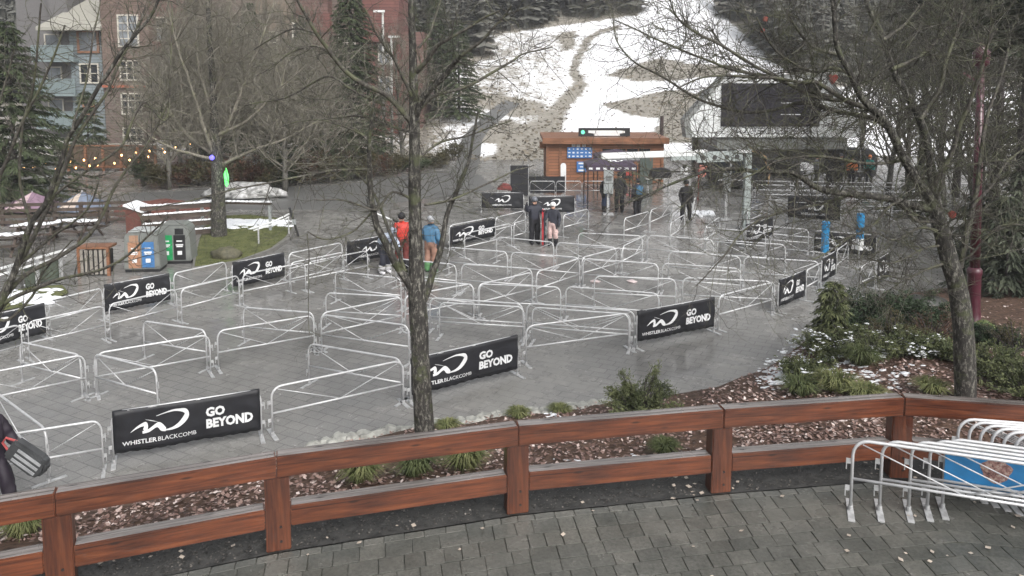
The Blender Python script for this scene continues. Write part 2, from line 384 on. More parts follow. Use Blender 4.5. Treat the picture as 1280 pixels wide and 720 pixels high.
# pair by x so that the rulings do not fan
outer = resample(BO, NB)
inner = resample(inner0, NB)
bed = MB()
for i in range(NB):
    for j in range(MBD + 1):
        t = j / MBD; a = V((inner[i].x, inner[i].y, ZP - 0.035)); b = V((outer[i].x, outer[i].y, 0.03)); p = a.lerp(b, t)
        p.z = a.z + (b.z - a.z) * (t ** 1.15)
        if 0 < j < MBD: p.z += 0.10 * noise.noise(V((p.x * 1.3, p.y * 1.3, 3))) + 0.25 * sin(pi * t) * max(0, min(1, (p.x - 4) / 4))
        bed.v.append(p)
for i in range(NB - 1):
    for j in range(MBD):
        k = i * (MBD + 1) + j; bed.f.append((k, k + MBD + 1, k + MBD + 2, k + 1)); bed.mi.append(0)
SOIL = mat_foliage('leafy_soil', (0.035, 0.022, 0.016), (0.15, 0.095, 0.07), 9.0, 0.6)
struct('planting_bed', bed, SOIL, True)
BEDT = BVHTree.FromPolygons([tuple(p) for p in bed.v], bed.f)
def bed_hit(px, py):
    h = BEDT.ray_cast(V((0, 0, H)), ray(px, py).normalized()); return h[0] if h[0] is not None else G(px, py, 0.5)
def bed_drop(x, y):
    h = BEDT.ray_cast(V((x, y, 20)), V((0, 0, -1))); return h[0]

# plaza
mb = MB(); mb.add([V((-70, 4, 0)), V((70, 4, 0)), V((70, 66, 0)), V((-70, 66, 0))], [(0, 1, 2, 3)])
PLAZA = mat_pavers('wet_plaza_pavers', 0.42, 0.28, radians(28), (0.212, 0.211, 0.207), (0.236, 0.233, 0.227), (0.150, 0.149, 0.146), (0.07, 0.34), True)
struct('plaza', mb, PLAZA)
mb = MB(); mb.add([V((-900, -60, -0.6)), V((900, -60, -0.6)), V((900, 900, -0.6)), V((-900, 900, -0.6))], [(0, 1, 2, 3)])
struct('ground', mb, M('brown_earth', (0.09, 0.08, 0.065), 0.8, 0.3, 1.0))

# asphalt road at the back left, a sheet just above the plaza
mb = MB(); pts = [G(x, y, 0.004) for x, y in ((-40, 262), (150, 262), (300, 262), (420, 262), (520, 250), (620, 236), (600, 219), (540, 216), (420, 232), (300, 236), (100, 244), (-60, 246))]
mb.add(pts, [tuple(range(len(pts)))]); ROADM = M('wet_asphalt', (0.13, 0.13, 0.127), 0.4, 0.25, 3.0, bmp=0.2); struct('road', mb, ROADM)

# ski slope and hillside
def slope_z(x, y):
    s0 = 62 + 4 * noise.noise(V((x * 0.05, 0.3, 0))) + (4 if x < -8 else 0) + max(0, x - 12) * 0.25
    u = max(0.0, y - s0)
    z = 0.27 * u * (u / (u + 9.0))
    if y > 118: z += 0.22 * (y - 118)
    z += 0.6 * noise.noise(V((x * 0.045, y * 0.045, 1.0))) * min(1, u / 15)
    z += 0.12 * noise.noise(V((x * 0.35, y * 0.35, 2.0))) * min(1, u / 8)
    return z - 0.05
def to_px(p):
    d = p - V((0, 0, H)); c = d.y * cos(PITCH) - d.z * sin(PITCH); u = d.y * sin(PITCH) + d.z * cos(PITCH)
    return 640 + F * d.x / c, CY - F * u / c
def segd(px, py, pl):
    best = 1e9; bt = 0
    for i in range(len(pl) - 1):
        ax, ay = pl[i]; bx, by = pl[i + 1]; dx, dy = bx - ax, by - ay
        t = max(0, min(1, ((px - ax) * dx + (py - ay) * dy) / (dx * dx + dy * dy))); q = hypot(px - ax - t * dx, py - ay - t * dy)
        if q < best: best = q; bt = i + t
    return best, bt
def inpoly(px, py, P):
    c = False; n = len(P)
    for i in range(n):
        x1, y1 = P[i]; x2, y2 = P[i - 1]
        if (y1 > py) != (y2 > py) and px < (x2 - x1) * (py - y1) / (y2 - y1) + x1: c = not c
    return c
def forest_here(x, y):
    px, py = to_px(V((x, y, slope_z(max(-69, min(79, x)), y))))
    if y > 146: return True
    if px < 640 - 30 and y > 84: return py < 78 + (px - 590) * -0.3 if px > 520 else True
    lim = 40 - (px - 640) * (22 / 160)
    if px <= 800 and py < lim: return True
    if px > 895 and py < 100 and py < 20 + (px - 905) * 0.9: return True
    if px > 1000 and py < 108: return True
    return False
TRACK = [(775, 33), (750, 40), (735, 49), (728, 62), (720, 75), (717, 90), (725, 103), (722, 112), (708, 125), (698, 140), (688, 155), (675, 172), (655, 200)]
TW = [3, 4, 5, 5, 7, 8, 11, 11, 13, 17, 24, 34, 40]
PATCH = [[(757, 93), (800, 80), (825, 72), (860, 80), (940, 82), (905, 93), (850, 100), (800, 102)], [(752, 131), (800, 120), (838, 112), (880, 118), (885, 140), (840, 146), (790, 145)],
         [(826, 146), (880, 130), (880, 178), (815, 178)], [(632, 150), (690, 162), (735, 176), (690, 250), (600, 250)], [(560, 108), (612, 118), (668, 128), (690, 142), (650, 146), (600, 130)],
         [(590, 160), (640, 150), (650, 175), (600, 180)], [(700, 40), (720, 38), (716, 60), (706, 64)]]
X0, X1, Y0, Y1, ST = -70.0, 80.0, 58.0, 150.0, 0.6
nx, ny = int((X1 - X0) / ST) + 1, int((Y1 - Y0) / ST) + 1
me_v, mask = [], []
for j in range(ny):
    y = Y0 + j * ST
    for i in range(nx):
        x = X0 + i * ST; p = V((x, y, slope_z(x, y))); me_v.append(p)
        px, py = to_px(p); d, t = segd(px, py, TRACK); k = int(t); w = TW[min(k, len(TW) - 1)] + (TW[min(k + 1, len(TW) - 1)] - TW[min(k, len(TW) - 1)]) * (t - k)
        m = max(0.0, min(1.0, 1.25 - d / (w * 0.75)))
        for P in PATCH:
            if inpoly(px, py, P): m = max(m, 0.85)
        if px < 705 and 40 < py < 175: m = max(m, 0.34 + 0.12 * noise.noise(V((x * .12, y * .12, 5))))
        if forest_here(x, y): m = 1.0
        if py > 195: m = max(m, 0.75)
        if px < 560: m = max(m, 0.55)
        mask.append(m)
# soften the mask once
ms = mask[:]
for j in range(1, ny - 1):
    for i in range(1, nx - 1):
        k = j * nx + i; ms[k] = (mask[k] * 2 + mask[k - 1] + mask[k + 1] + mask[k - nx] + mask[k + nx]) / 6
sl = MB(); sl.v = me_v
for j in range(ny - 1):
    for i in range(nx - 1):
        k = j * nx + i; sl.f.append((k, k + 1, k + nx + 1, k + nx)); sl.mi.append(0)
m, nt, b = nodes('patchy_slope_snow')
at = nt.nodes.new('ShaderNodeAttribute'); at.attribute_name = 'bare'
v = coords(nt); n1 = noisen(nt, v, 0.55, 6, 0.75); n2 = noisen(nt, v, 0.12, 4); n3 = noisen(nt, v, 2.2, 4, 0.7)
k = mathn(nt, 'ADD', mathn(nt, 'MULTIPLY', at.outputs['Fac'], 0.52), mathn(nt, 'ADD', mathn(nt, 'MULTIPLY', n1, 0.75), mathn(nt, 'MULTIPLY', n2, 0.42)))
k = mathn(nt, 'ADD', k, mathn(nt, 'MULTIPLY', n3, 0.30))
fac = ramp(nt, mathn(nt, 'MULTIPLY', k, 0.6), [(0.50, (0, 0, 0)), (0.60, (1, 1, 1))])
dirt = ramp(nt, n3, [(0.3, (0.17, 0.155, 0.13)), (0.7, (0.33, 0.31, 0.27))])
nt.links.new(mixc(nt, fac, (0.84, 0.85, 0.88), dirt), b.inputs['Base Color']); b.inputs['Roughness'].default_value = 0.7
bump(nt, b, n1, 0.4, 0.2)
so = struct('snow_slope', sl, m, True)
a = so.data.attributes.new('bare', 'FLOAT', 'POINT'); a.data.foreach_set('value', ms)
# far hillside beyond the slope
hl = MB(); n = 0; S = 8.0
def hill_z(x, y): return slope_z(x, min(y, 148)) + max(0, y - 148) * 0.5 - 0.4
xs = [-330 + S * 2 * i for i in range(43)]; ys = [146 + 14 * j for j in range(16)]
for y in ys:
    for x in xs: hl.v.append(V((x, y, hill_z(x, y))))
for j in range(len(ys) - 1):
    for i in range(len(xs) - 1):
        k = j * len(xs) + i; hl.f.append((k, k + 1, k + len(xs) + 1, k + len(xs))); hl.mi.append(0)
struct('hillside', hl, M('forest_floor', (0.06, 0.062, 0.05), 0.85, 0.3, 0.3), True)
# side hills
for nm, sx in (('hill', -1), ('hill', 1)):
    q = MB(); xa = X0 + 0.4 if sx < 0 else X1 - 0.4
    for j in range(12):
        y = 56 + 9 * j
        for i in range(8):
            x = xa + sx * i * 16; q.v.append(V((x, y, slope_z(xa, y) + (i * 2.2 if i else -0.15))))
    for j in range(11):
        for i in range(7):
            k = j * 8 + i; q.f.append((k, k + 1, k + 9, k + 8) if sx > 0 else (k + 8, k + 9, k + 1, k)); q.mi.append(0)
    struct(nm, q, MATS['forest_floor'], True)
SLT = BVHTree.FromPolygons([tuple(p) for p in sl.v], sl.f)
def gz(x, y):
    if y > 150: return hill_z(x, y)
    if y > 59 and X0 < x < X1: return max(0.0, slope_z(x, y))
    return 0.0
# path climbing beside the slope
mb = MB(); pl = [G(560, 243), G(572, 224), G(582, 210)]
for (px, py, d) in ((590, 196, 70), (602, 184, 74), (618, 170, 78), (640, 158, 83)):
    p = PD(px, py, d); p.z = gz(p.x, p.y); pl.append(p)
pl = resample(pl, 40)
for i, p in enumerate(pl):
    t = (pl[min(i + 1, 39)] - pl[max(i - 1, 0)]); nrm = V((t.y, -t.x, 0)).normalized() * 0.9
    for s in (-1, -0.33, 0.33, 1):
        q = p + nrm * s; mb.v.append(V((q.x, q.y, gz(q.x, q.y) + 0.03)))
for i in range(39):
    for j in range(3):
        k = i * 4 + j; mb.f.append((k, k + 1, k + 5, k + 4)); mb.mi.append(0)
struct('path', mb, ROADM)

# ------------------------------------------------------------------ timber fence
fence = thing('timber_fence', 'red-stained heavy timber fence with two rails bordering the paved patio', 'fence', FP[3] + V((0, 0, ZP)))
fo = V(fence.location)
def postbm():
    q = MB(); q.box((0, -.02, 0.455), (0.28, 0.22, 0.91)); return q
for i in range(8):
    t = (FP[min(i + 1, 7)] - FP[max(i - 1, 0)]).normalized(); a = atan2(t.y, t.x)
    back = V((-t.y, t.x, 0))
    o = postbm().build('post', POSTW, fence, bevel=0.012); o.location = FP[i] + back * 0.14 + V((0, 0, ZP)) - fo; o.rotation_euler = (0, 0, a)
    q = MB()
    for zz in (0.12, 0.3): q.tube([(0.03, -0.128, zz), (0.03, -0.137, zz)], 0.016, 8)
    c = q.build('bolt', BLACKP, o)
for i in range(7):
    a, b2 = FP[i], FP[i + 1]; t = (b2 - a).normalized(); L = (b2 - a).length; ang = atan2(t.y, t.x); back = V((-t.y, t.x, 0)); mid = (a + b2) / 2 + back * 0.14 - fo
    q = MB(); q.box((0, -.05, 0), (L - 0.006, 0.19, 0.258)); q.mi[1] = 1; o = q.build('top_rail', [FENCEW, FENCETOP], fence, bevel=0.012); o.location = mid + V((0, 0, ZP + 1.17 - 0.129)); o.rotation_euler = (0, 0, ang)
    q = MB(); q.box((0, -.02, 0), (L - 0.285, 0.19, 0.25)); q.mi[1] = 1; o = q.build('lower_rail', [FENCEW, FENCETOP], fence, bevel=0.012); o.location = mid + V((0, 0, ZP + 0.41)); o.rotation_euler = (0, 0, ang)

# ------------------------------------------------------------------ leaf litter, snow, stones
lv = MB(); r = random.Random(3); tones = []
for _ in range(42000):
    if r.random() < 0.75: px, py = r.uniform(-60, 1330), r.uniform(425, 680)
    else: px, py = r.uniform(880, 1620), r.uniform(350, 560)
    h = BEDT.ray_cast(V((0, 0, H)), ray(px, py).normalized())[0]
    if h is None: continue
    dens = noise.noise(V((h.x * 0.9, h.y * 0.9, 0)))
    if dens < -0.3 and r.random() < 0.6: continue
    a = r.uniform(0, 6.28); s = r.uniform(0.018, 0.05); tones.append(min(1, max(0, r.gauss(.45, .3) + .25 * noise.noise(V((h.x, h.y, 7)))))); u = V((cos(a), sin(a), r.uniform(-.45, .45))) * s; w = V((-sin(a), cos(a), r.uniform(-.35, .35))) * s * r.uniform(0.5, 0.9)
    c = h + V((0, 0, 0.012 + r.random() * 0.03)); lv.add([c - u, c - w * 0.8, c + u * 0.9, c + w], [(0, 1, 2, 3)])
lo_ = lv.build('leaf_litter', LITTER); set_tone(lo_, tones); tag(lo_, 'pinkish brown fallen leaves covering the planting bed', 'fallen leaves', kind='stuff')
lv = MB()
for _ in range(330):
    x = r.uniform(-6, 9); y = r.uniform(7.2, 11.4)
    best = min(range(7), key=lambda i: abs((FP[i] + FP[i + 1]).x / 2 - x)); fy = FP[best].y + (FP[best + 1].y - FP[best].y) * (x - FP[best].x) / (FP[best + 1].x - FP[best].x)
    if y > fy + 0.85 or (y < fy - 0.3 and r.random() < 0.72): continue
    a = r.uniform(0, 6.28); s = r.uniform(0.02, 0.045); u = V((cos(a), sin(a), r.uniform(-.2, .2))) * s; w = V((-sin(a), cos(a), r.uniform(-.2, .2))) * s * 0.8; c = V((x, y, ZP + 0.025))
    lv.add([c - u, c - w, c + u * 0.6 - w * 0.4, c + u, c + w], [(0, 1, 2, 3, 4)])
gr = MB(); gt = []
for _ in range(9000):
    i = r.randint(0, 6); f = r.random(); k = r.uniform(.03, .92); a_ = FP[i].lerp(FP[i + 1], f); t_ = (FP[i + 1] - FP[i]).normalized(); p = a_ + V((-t_.y, t_.x, 0)) * k
    if p.x < -7 or p.x > 8: continue
    s = r.uniform(.006, .017); a = r.uniform(0, 6.28); u = V((cos(a), sin(a), r.uniform(-.4, .4))) * s; w = V((-sin(a), cos(a), r.uniform(-.4, .4))) * s; c = p + V((0, 0, ZP + .012 - .03 * k)); gr.add([c - u, c - w, c + u, c + w], [(0, 1, 2, 3)]); gt.append(min(1, max(0, r.gauss(.35, .28))))
go_ = gr.build('grit', mat_tone('dark_grit', [(0.0, (0.02, 0.018, 0.016)), (0.6, (0.085, 0.078, 0.07)), (1.0, (0.22, 0.2, 0.18))], 0.5, 20.0, .2)); set_tone(go_, gt); tag(go_, 'dark wet grit and crumbs on the asphalt strip under the fence', 'grit', kind='stuff')
tag(lv.build('scattered_leaves', M('pale_dead_leaf', (0.42, 0.36, 0.30), 0.5, 0.4, 9.0)), 'pale dead leaves scattered over patio pavers and asphalt strip', 'fallen leaves', kind='stuff')
sn = MB()
for (px, py, n_, sx, sy) in ((988, 462, 520, 24, 15), (972, 474, 220, 14, 8), (1050, 452, 160, 34, 14), (1090, 470, 120, 50, 14), (1000, 425, 60, 20, 16), (760, 585, 60, 60, 10), (690, 519, 16, 16, 4), (1000, 440, 14, 14, 8), (1090, 478, 18, 40, 14), (1140, 470, 12, 30, 12)):
    for _ in range(n_):
        h = bed_hit(r.gauss(px, sx * 0.6), r.gauss(py, sy * 0.6)); s = r.uniform(0.015, 0.075)
        if noise.noise(V((h.x * 4.5, h.y * 4.5, 9))) < -.12: continue
        sn.blob(h + V((0, 0, 0.012)), (s, s * r.uniform(.35, .9), s * 0.2), r.randint(0, 99), 8, 4, 1.0)
tag(sn.build('snow_patches', SNOWM, smooth=True), 'thin melting snow patches on the leaf-covered bed', 'snow', kind='stuff')
for k in range(26):                                         # edging stones
    t = k / 25; px = 395 + (770 - 395) * t; py = 557 + (503 - 557) * (t ** 0.85) + 2
    p = G(px, py, 0.05); p2 = G(px + 15, py - 2, 0.05); a = atan2(p2.y - p.y, p2.x - p.x)
    q = MB(); q.blob((0, 0, 0), (r.uniform(.19, .27), r.uniform(.15, .24), 0.13), k + 11, 12, 6, 0.5)
    o = q.build('edging_stone', STONEM); o.location = p + V((0, r.uniform(-.08, .08), 0)); o.rotation_euler = (0, 0, a + r.uniform(-.3, .3))
    tag(o, 'flat grey edging stone along the plaza edge of the planting bed', 'stone', 'edging stones along the planting bed')
bp = bed_hit(1155, 382); q = MB(); q.blob((0, 0, 0.0), (0.62, 0.4, 0.34), 5, 14, 8, 0.3); o = q.build('boulder', M('dark_wet_rock', (0.028, 0.028, 0.026), 0.5, 0.4, 4.0, bmp=0.5), smooth=True); o.location = bp; tag(o, 'dark rounded boulder at back of the shrub bed beside the maroon lamp post', 'boulder')

# ------------------------------------------------------------------ barriers
BL, BH = 2.8, 0.95
proto_parts = None
def make_barrier(label, group):
    t = thing('crowd_barrier', label, 'barrier', (0, 0, 0), 0, group); hl_ = BL / 2 - 0.03; rc = 0.2
    q = MB(); pts = [(-hl_, 0, 0.012), (-hl_, 0, BH - rc)]
    for k in range(1, 6): a = pi - k * pi / 10; pts.append((-hl_ + rc + rc * cos(a), 0, BH - rc + rc * sin(a)))
    for k in range(0, 5): a = pi / 2 - k * pi / 10; pts.append((hl_ - rc + rc * cos(a), 0, BH - rc + rc * sin(a)))
    pts += [(hl_, 0, BH - rc), (hl_, 0, 0.012)]
    q.tube(pts, 0.0215, 8); q.build('frame', STEEL, t, True)
    q = MB(); q.tube([(-hl_, 0, 0.43), (hl_, 0, 0.43)], 0.019, 8); q.build('lower_rail', STEEL, t, True)
    for s in (-1, 1):
        q = MB(); q.tube([(s * (hl_ - 0.12), 0.004 * s, BH - 0.05), (0.02 * s, 0.004 * s, 0.44)], 0.0095, 6); q.build('brace', STEEL, t, True)
        q = MB(); q.box((s * hl_, 0, 0.008), (0.085, 0.56, 0.014)); q.tube([(s * hl_, 0, 0.012), (s * hl_, 0, 0.07)], 0.034, 8); q.build('foot', STEELD, t)
    for s, zz in ((-1, .30), (-1, .66), (1, .30), (1, .66)):
        q = MB(); q.box((s * (hl_ + 0.045), 0, zz), (0.07, 0.012, 0.07)); q.box((s * (hl_ + 0.075), 0, zz - 0.05), (0.014, 0.014, 0.12))
        q.build('hook', STEELD, t)
    return t
PROTO = None
def ripple(x, z): return 0.014 * sin(x * 4.1 + 0.7) * sin(z * 5 + 1) + 0.03 * noise.noise(V((x * 2.6, z * 3.5 + x, 4.0)))
SW = [[(640, 567, 2), (690, 549, 8), (735, 539, 13), (766, 538, 20), (768, 554, 26), (754, 571, 22)], [(738, 577, 11), (790, 573, 13), (848, 554, 15), (876, 552, 24), (902, 567, 30), (934, 581, 15)],
      [(922, 584, 5), (990, 579, 11), (1050, 564, 19), (1095, 540, 27), (1118, 516, 30), (1105, 496, 22), (1060, 487, 12), (985, 485, 7), (858, 503, 2)]]
def put2d(q, vs, fs, x, z, sx, sz, y):
    o = len(q.v)
    for a, c in vs: X, Z = x + a * sx, z + c * sz; q.v.append(V((X, y + ripple(X, Z), Z)))
    q.f += [tuple(i + o for i in f) for f in fs]; q.mi += [0] * len(fs)
T_GO = text_mesh('GO', 1.0, 0.048); T_BEY = text_mesh('BEYOND', 1.0, 0.048); T_W = text_mesh('WHISTLER', 1.0, 0.022); T_B = text_mesh('BLACKCOMB', 1.0, 0.0)
def tw(T): return max(v[0] for v in T[0])
BPROTO = {}
def banner_proto(kind, W=2.6, Hh=0.80):
    t = thing('banner', 'x', 'banner')
    z0 = 0.17
    q = MB(); n = 40; mrow = 9
    for side, y in ((0, -0.030), (1, 0.030)):
        for j in range(mrow + 1):
            for i in range(n + 1):
                X = -W / 2 + W * i / n; Z = z0 + Hh * j / mrow; sag = -0.012 * sin(pi * i / n) if j == mrow else 0.01 * sin(i * 1.9) * (1 if j == 0 else 0)
                q.v.append(V((X, y + ripple(X, Z), Z + sag)))
    N1 = (n + 1) * (mrow + 1)
    for j in range(mrow):
        for i in range(n):
            k = j * (n + 1) + i; q.f.append((k, k + 1, k + n + 2, k + n + 1)); q.f.append((N1 + k + 1, N1 + k, N1 + k + n + 1, N1 + k + n + 2)); q.mi += [0, 0]
    for i in range(n):
        k = mrow * (n + 1) + i; q.f.append((k, k + 1, N1 + k + 1, N1 + k)); q.f.append((i + 1, i, N1 + i, N1 + i + 1)); q.mi += [0, 0]
    for j in range(mrow):
        for k in (j * (n + 1), j * (n + 1) + n): q.f.append((k, k + n + 1, N1 + k + n + 1, N1 + k)); q.mi.append(0)
    q.build('cloth', BLACKCLOTH, t, True)
    full = kind == 'full'; y = -0.037
    cx = -0.52 if full else 0.0; lw = 1.0 if full else 0.95
    q = MB()
    for st in SW:
        vs, fs = stroke2d(smooth_stroke([((a - 890) / 500, (535 - c) / 500, w / 400) for a, c, w in st])); put2d(q, vs, fs, cx + 0.02, z0 + Hh * 0.60, lw * 1.02, lw * 1.75, y)
    q.build('swoosh_logo', WHITEPRINT, t)
    q = MB(); s = 0.112; w1, w2 = tw(T_W) * s * 1.0, tw(T_B) * s * 0.92; k = 1.28 * (1 if full else .95) / (w1 + w2 + 0.02)
    put2d(q, *T_W, cx - 0.64, z0 + 0.13, s * k, s, y); put2d(q, *T_B, cx - 0.64 + w1 * k + 0.02, z0 + 0.13, s * k * 0.92, s, y); q.build('lettering', WHITEPRINT, t)
    if full:
        q = MB(); put2d(q, *T_GO, 0.30, z0 + 0.44, 0.22, 0.235, y); put2d(q, *T_BEY, 0.30, z0 + 0.215, 0.86 / tw(T_BEY), 0.235, y); q.build('slogan', WHITEPRINT, t)
    return t
BP = {'full': banner_proto('full'), 'logo': banner_proto('logo')}
BUSED = {'full': False, 'logo': False}
def place_banner(a, b, kind, label, hscale=1.0, grp='black banners hung on barriers'):
    mid = (a + b) / 2; ang = atan2(b.y - a.y, b.x - a.x); L = (V((b.x, b.y, 0)) - V((a.x, a.y, 0))).length
    o = BP[kind]
    if BUSED[kind]: o = dup(o)
    BUSED[kind] = True
    o.location = (mid.x, mid.y, 0); o.rotation_euler = (0, 0, ang); o.scale = ((L - 0.08) / 2.6, 1, hscale); tag(o, label, 'banner', grp); return o
GRP = 'steel crowd barriers laid out as a queue maze'
def place_barrier(a, b, label, grp=GRP, z=0.0):
    global PROTO
    mid = (a + b) / 2; ang = atan2(b.y - a.y, b.x - a.x); L = (V((b.x, b.y, 0)) - V((a.x, a.y, 0))).length
    if PROTO is None: PROTO = make_barrier(label, grp); o = PROTO
    else: o = dup(PROTO, label=label, group=grp)
    o.location = (mid.x, mid.y, z); o.rotation_euler = (0, 0, ang); o.scale = (L / BL, 1, 1); return o
ORD = ['leftmost', 'second from the left', 'third from the left', 'fourth from the left', 'fifth from the left', 'sixth from the left', 'seventh from the left', 'eighth from the left', 'ninth from the left', 'tenth from the left']
ROWS = {
 'steel barrier, %s, front row along the timber fence': [(-45, 552, 128, 525, 0), (137, 516, 327, 487, 1), (337, 485, 505, 450, 0), (511, 450, 648, 419, 1), (656, 408, 789, 391, 0), (795, 390, 894, 372, 1), (898, 370, 969, 352, 0), (973, 351, 1007, 338, 1), (1008, 338, 1027, 328, 0), (1027, 324, 1045, 314, 1), ],
 'steel barrier, %s, second row from the timber fence': [(-45, 472, 107, 443, 0), (118, 442, 263, 418, 0), (270, 414, 393, 394, 0), (400, 392, 503, 371, 0), (505, 370, 592, 354, 0), (597, 356, 666, 340, 0), (670, 340, 725, 323, 0), (727, 322, 777, 309, 0), (778, 308, 809, 293, 0)],
 'steel barrier, %s, third row from the timber fence': [(-95, 436, 27, 405, 0), (33, 403, 131, 382, 0), (135, 381, 221, 361, 0), (225, 362, 299, 344, 0), (302, 343, 382, 328, 0), (384, 328, 460, 313, 0)],
 'steel barrier, %s, row nearest the recycling bins': [(-40, 401, 57, 379, 1), (60, 376, 128, 360, 0), (128, 357, 213, 342, 1), (216, 342, 283, 327, 0), (289, 329, 356, 316, 1), (360, 317, 428, 303, 0), (432, 303, 490, 293, 2)],
}
BANL = {(137, 516): 'large black GO BEYOND banner nearest the camera, low behind the timber fence', (511, 450): 'black GO BEYOND banner partly hidden behind the forked bare tree trunk',
 (795, 390): 'black GO BEYOND banner above the young juniper, right of two plain barriers', (973, 351): 'narrow slanting black banner just above the snowy shrub bed',
 (1027, 324): 'smallest slanting black banner in front of the wide banner with blue post pads', (-40, 401): 'black GO BEYOND banner cut by the left edge beside the snowy grass',
 (128, 357): 'black GO BEYOND banner below the two grey recycling bins', (289, 329): 'black GO BEYOND banner beside the lawn island kerb', (432, 303): 'black banner showing only the swoosh, left of the forked tree trunk'}
KN = {1: 'full', 2: 'logo'}
for fmt, row in ROWS.items():
    for k, (x1, y1, x2, y2, bn) in enumerate(row):
        a, b2 = G(x1, y1, BH), G(x2, y2, BH)
        if (x1, y1) == (137, 516) or x1 >= 0 or True: place_barrier(a, b2, fmt % ORD[k] if True else '')
        if bn: place_banner(a, b2, KN[bn], BANL[(x1, y1)])
CROSS = [
 (24, 427, 101, 444, 'steel barrier crossing the left lane, ending at the second long row'), (117, 442, 196, 462, 'short-looking steel barrier jutting towards the big near banner'),
 (178, 401, 258, 413, 'steel barrier jutting back from between the second and third barriers of the second row'), (384, 429, 503, 449, 'steel barrier slanting back left from the near row beside the forked trunk'),
 (303, 384, 393, 391, 'steel barrier crossing the lane left of the forked trunk, upper of two'), (400, 393, 512, 407, 'steel barrier running right to the forked trunk from the second row'),
 (406, 366, 503, 371, 'level steel barrier left of the forked trunk, below the skier with white boots'), (418, 339, 502, 348, 'level steel barrier directly below the skier with white boots'),
 (536, 372, 655, 380, 'steel barrier emerging right of the forked trunk, upper of a close pair'), (548, 378, 656, 384, 'steel barrier emerging right of the forked trunk, lower of a close pair'),
 (657, 379, 795, 389, 'longest level steel barrier behind the young juniper, upper of a close pair'), (664, 384, 788, 393, 'level steel barrier behind the young juniper, lower of a close pair'),
 (506, 348, 593, 356, 'steel barrier crossing behind the forked trunk under the blue-jacketed skier'), (598, 355, 702, 359, 'level steel barrier mid maze, right of the one under the blue-jacketed skier'),
 (706, 358, 825, 367, 'level steel barrier mid maze above the third GO BEYOND banner of the near row'), (742, 345, 846, 349, 'level steel barrier mid maze beside a fallen scrap of paper'),
 (852, 347, 967, 352, 'level steel barrier meeting the narrow slanting banner from the left'), (494, 323, 571, 331, 'steel barrier behind the two skiers by the forked trunk'),
 (576, 330, 666, 336, 'level steel barrier right of the blue-jacketed skier'), (728, 323, 824, 330, 'level steel barrier mid maze, right of the central slanting barriers'),
 (827, 329, 927, 336, 'level steel barrier in the right lanes, below the left of the grey mast'), (929, 321, 1025, 327, 'level steel barrier ending at the smallest slanting banner'),
 (560, 309, 635, 315, 'level steel barrier two rows behind the blue-jacketed skier'), (638, 315, 725, 322, 'level steel barrier in front of the person in pink trousers'),
 (835, 314, 927, 321, 'level steel barrier in the right rear lanes, second behind the slanting banner'), (620, 296, 693, 303, 'steel barrier at the feet of the pair by the swoosh banner'),
 (695, 303, 771, 309, 'steel barrier running right from the feet of the pair'), (722, 291, 804, 295, 'level steel barrier in the open lane below the grey ticket scanner'),
 (809, 294, 893, 300, 'level steel barrier just below the lone person in black'), (896, 300, 983, 306, 'level steel barrier right of the lone person, under the lift mast'),
 (880, 284, 958, 291, 'level steel barrier at the foot of the grey lift mast'), (932, 281, 1012, 287, 'level steel barrier left of the wide banner with blue post pads'),
 (962, 292, 1046, 300, 'level steel barrier in front of the left blue post pad'), (1046, 313, 1061, 302, 'short slanting steel barrier between the blue post pads'),
 (1076, 333, 1095, 325, 'short slanting steel barrier at the right exit lane'), (-8, 488, 58, 537, 'steel barrier beside the walking person with the striped bag'),
 (580, 292, 640, 279, 'slanting steel barrier behind the blue-jacketed skier, below the small swoosh banner'), (642, 279, 668, 272, 'slanting steel barrier behind the person in black with red ski'),
 (619, 272, 657, 263, 'slanting steel barrier just below the far left swoosh banner'), (780, 273, 812, 264, 'slanting steel barrier right of the three people waiting under the canopy'),
 (813, 263, 840, 252, 'slanting steel barrier reaching towards the lone person in black'), (704, 269, 736, 261, 'slanting steel barrier behind the person in pink trousers'),
 (934, 262, 962, 250, 'slanting steel barrier just right of the grey lift mast'), (362, 329, 430, 315, 'slanting steel barrier doubled beside the row nearest the recycling bins'),
 (838, 279, 856, 268, 'steel barrier standing nearly end-on by the lone person in black'), (882, 283, 900, 271, 'steel barrier nearly end-on left of the grey lift mast'),
]
for x1, y1, x2, y2, lab in CROSS: place_barrier(G(x1, y1, BH), G(x2, y2, BH), lab)
for (x1, y1, x2, y2, kind, hs, lab) in (
 (1017, 288, 1097, 294, 'full', .95, 'wide black GO BEYOND banner behind the blue post pads'), (984, 252, 1052, 256, 'logo', 1.3, 'tall black banner with only the swoosh, left of the blue post pads'),
 (932, 281, 966, 272, 'full', 1.0, 'small black banner at the foot of the grey lift mast'), (1096, 325, 1112, 316, 'full', 1.0, 'narrow black banner at the right exit lane beside the shrub bed'),
 (561, 282, 619, 271, 'full', .9, 'small black banner just right of the blue-jacketed skier'), (601, 241, 655, 241, 'logo', 1.0, 'far black swoosh banner left of the pair standing together'),
 (660, 246, 719, 245, 'logo', 1.0, 'far black swoosh banner behind the person in pink trousers')):
    a, b2 = G(x1, y1, BH), G(x2, y2, BH); place_barrier(a, b2, 'steel barrier carrying the ' + lab.split(',')[0].replace('GO BEYOND ', '')); place_banner(a, b2, kind, lab, hs)
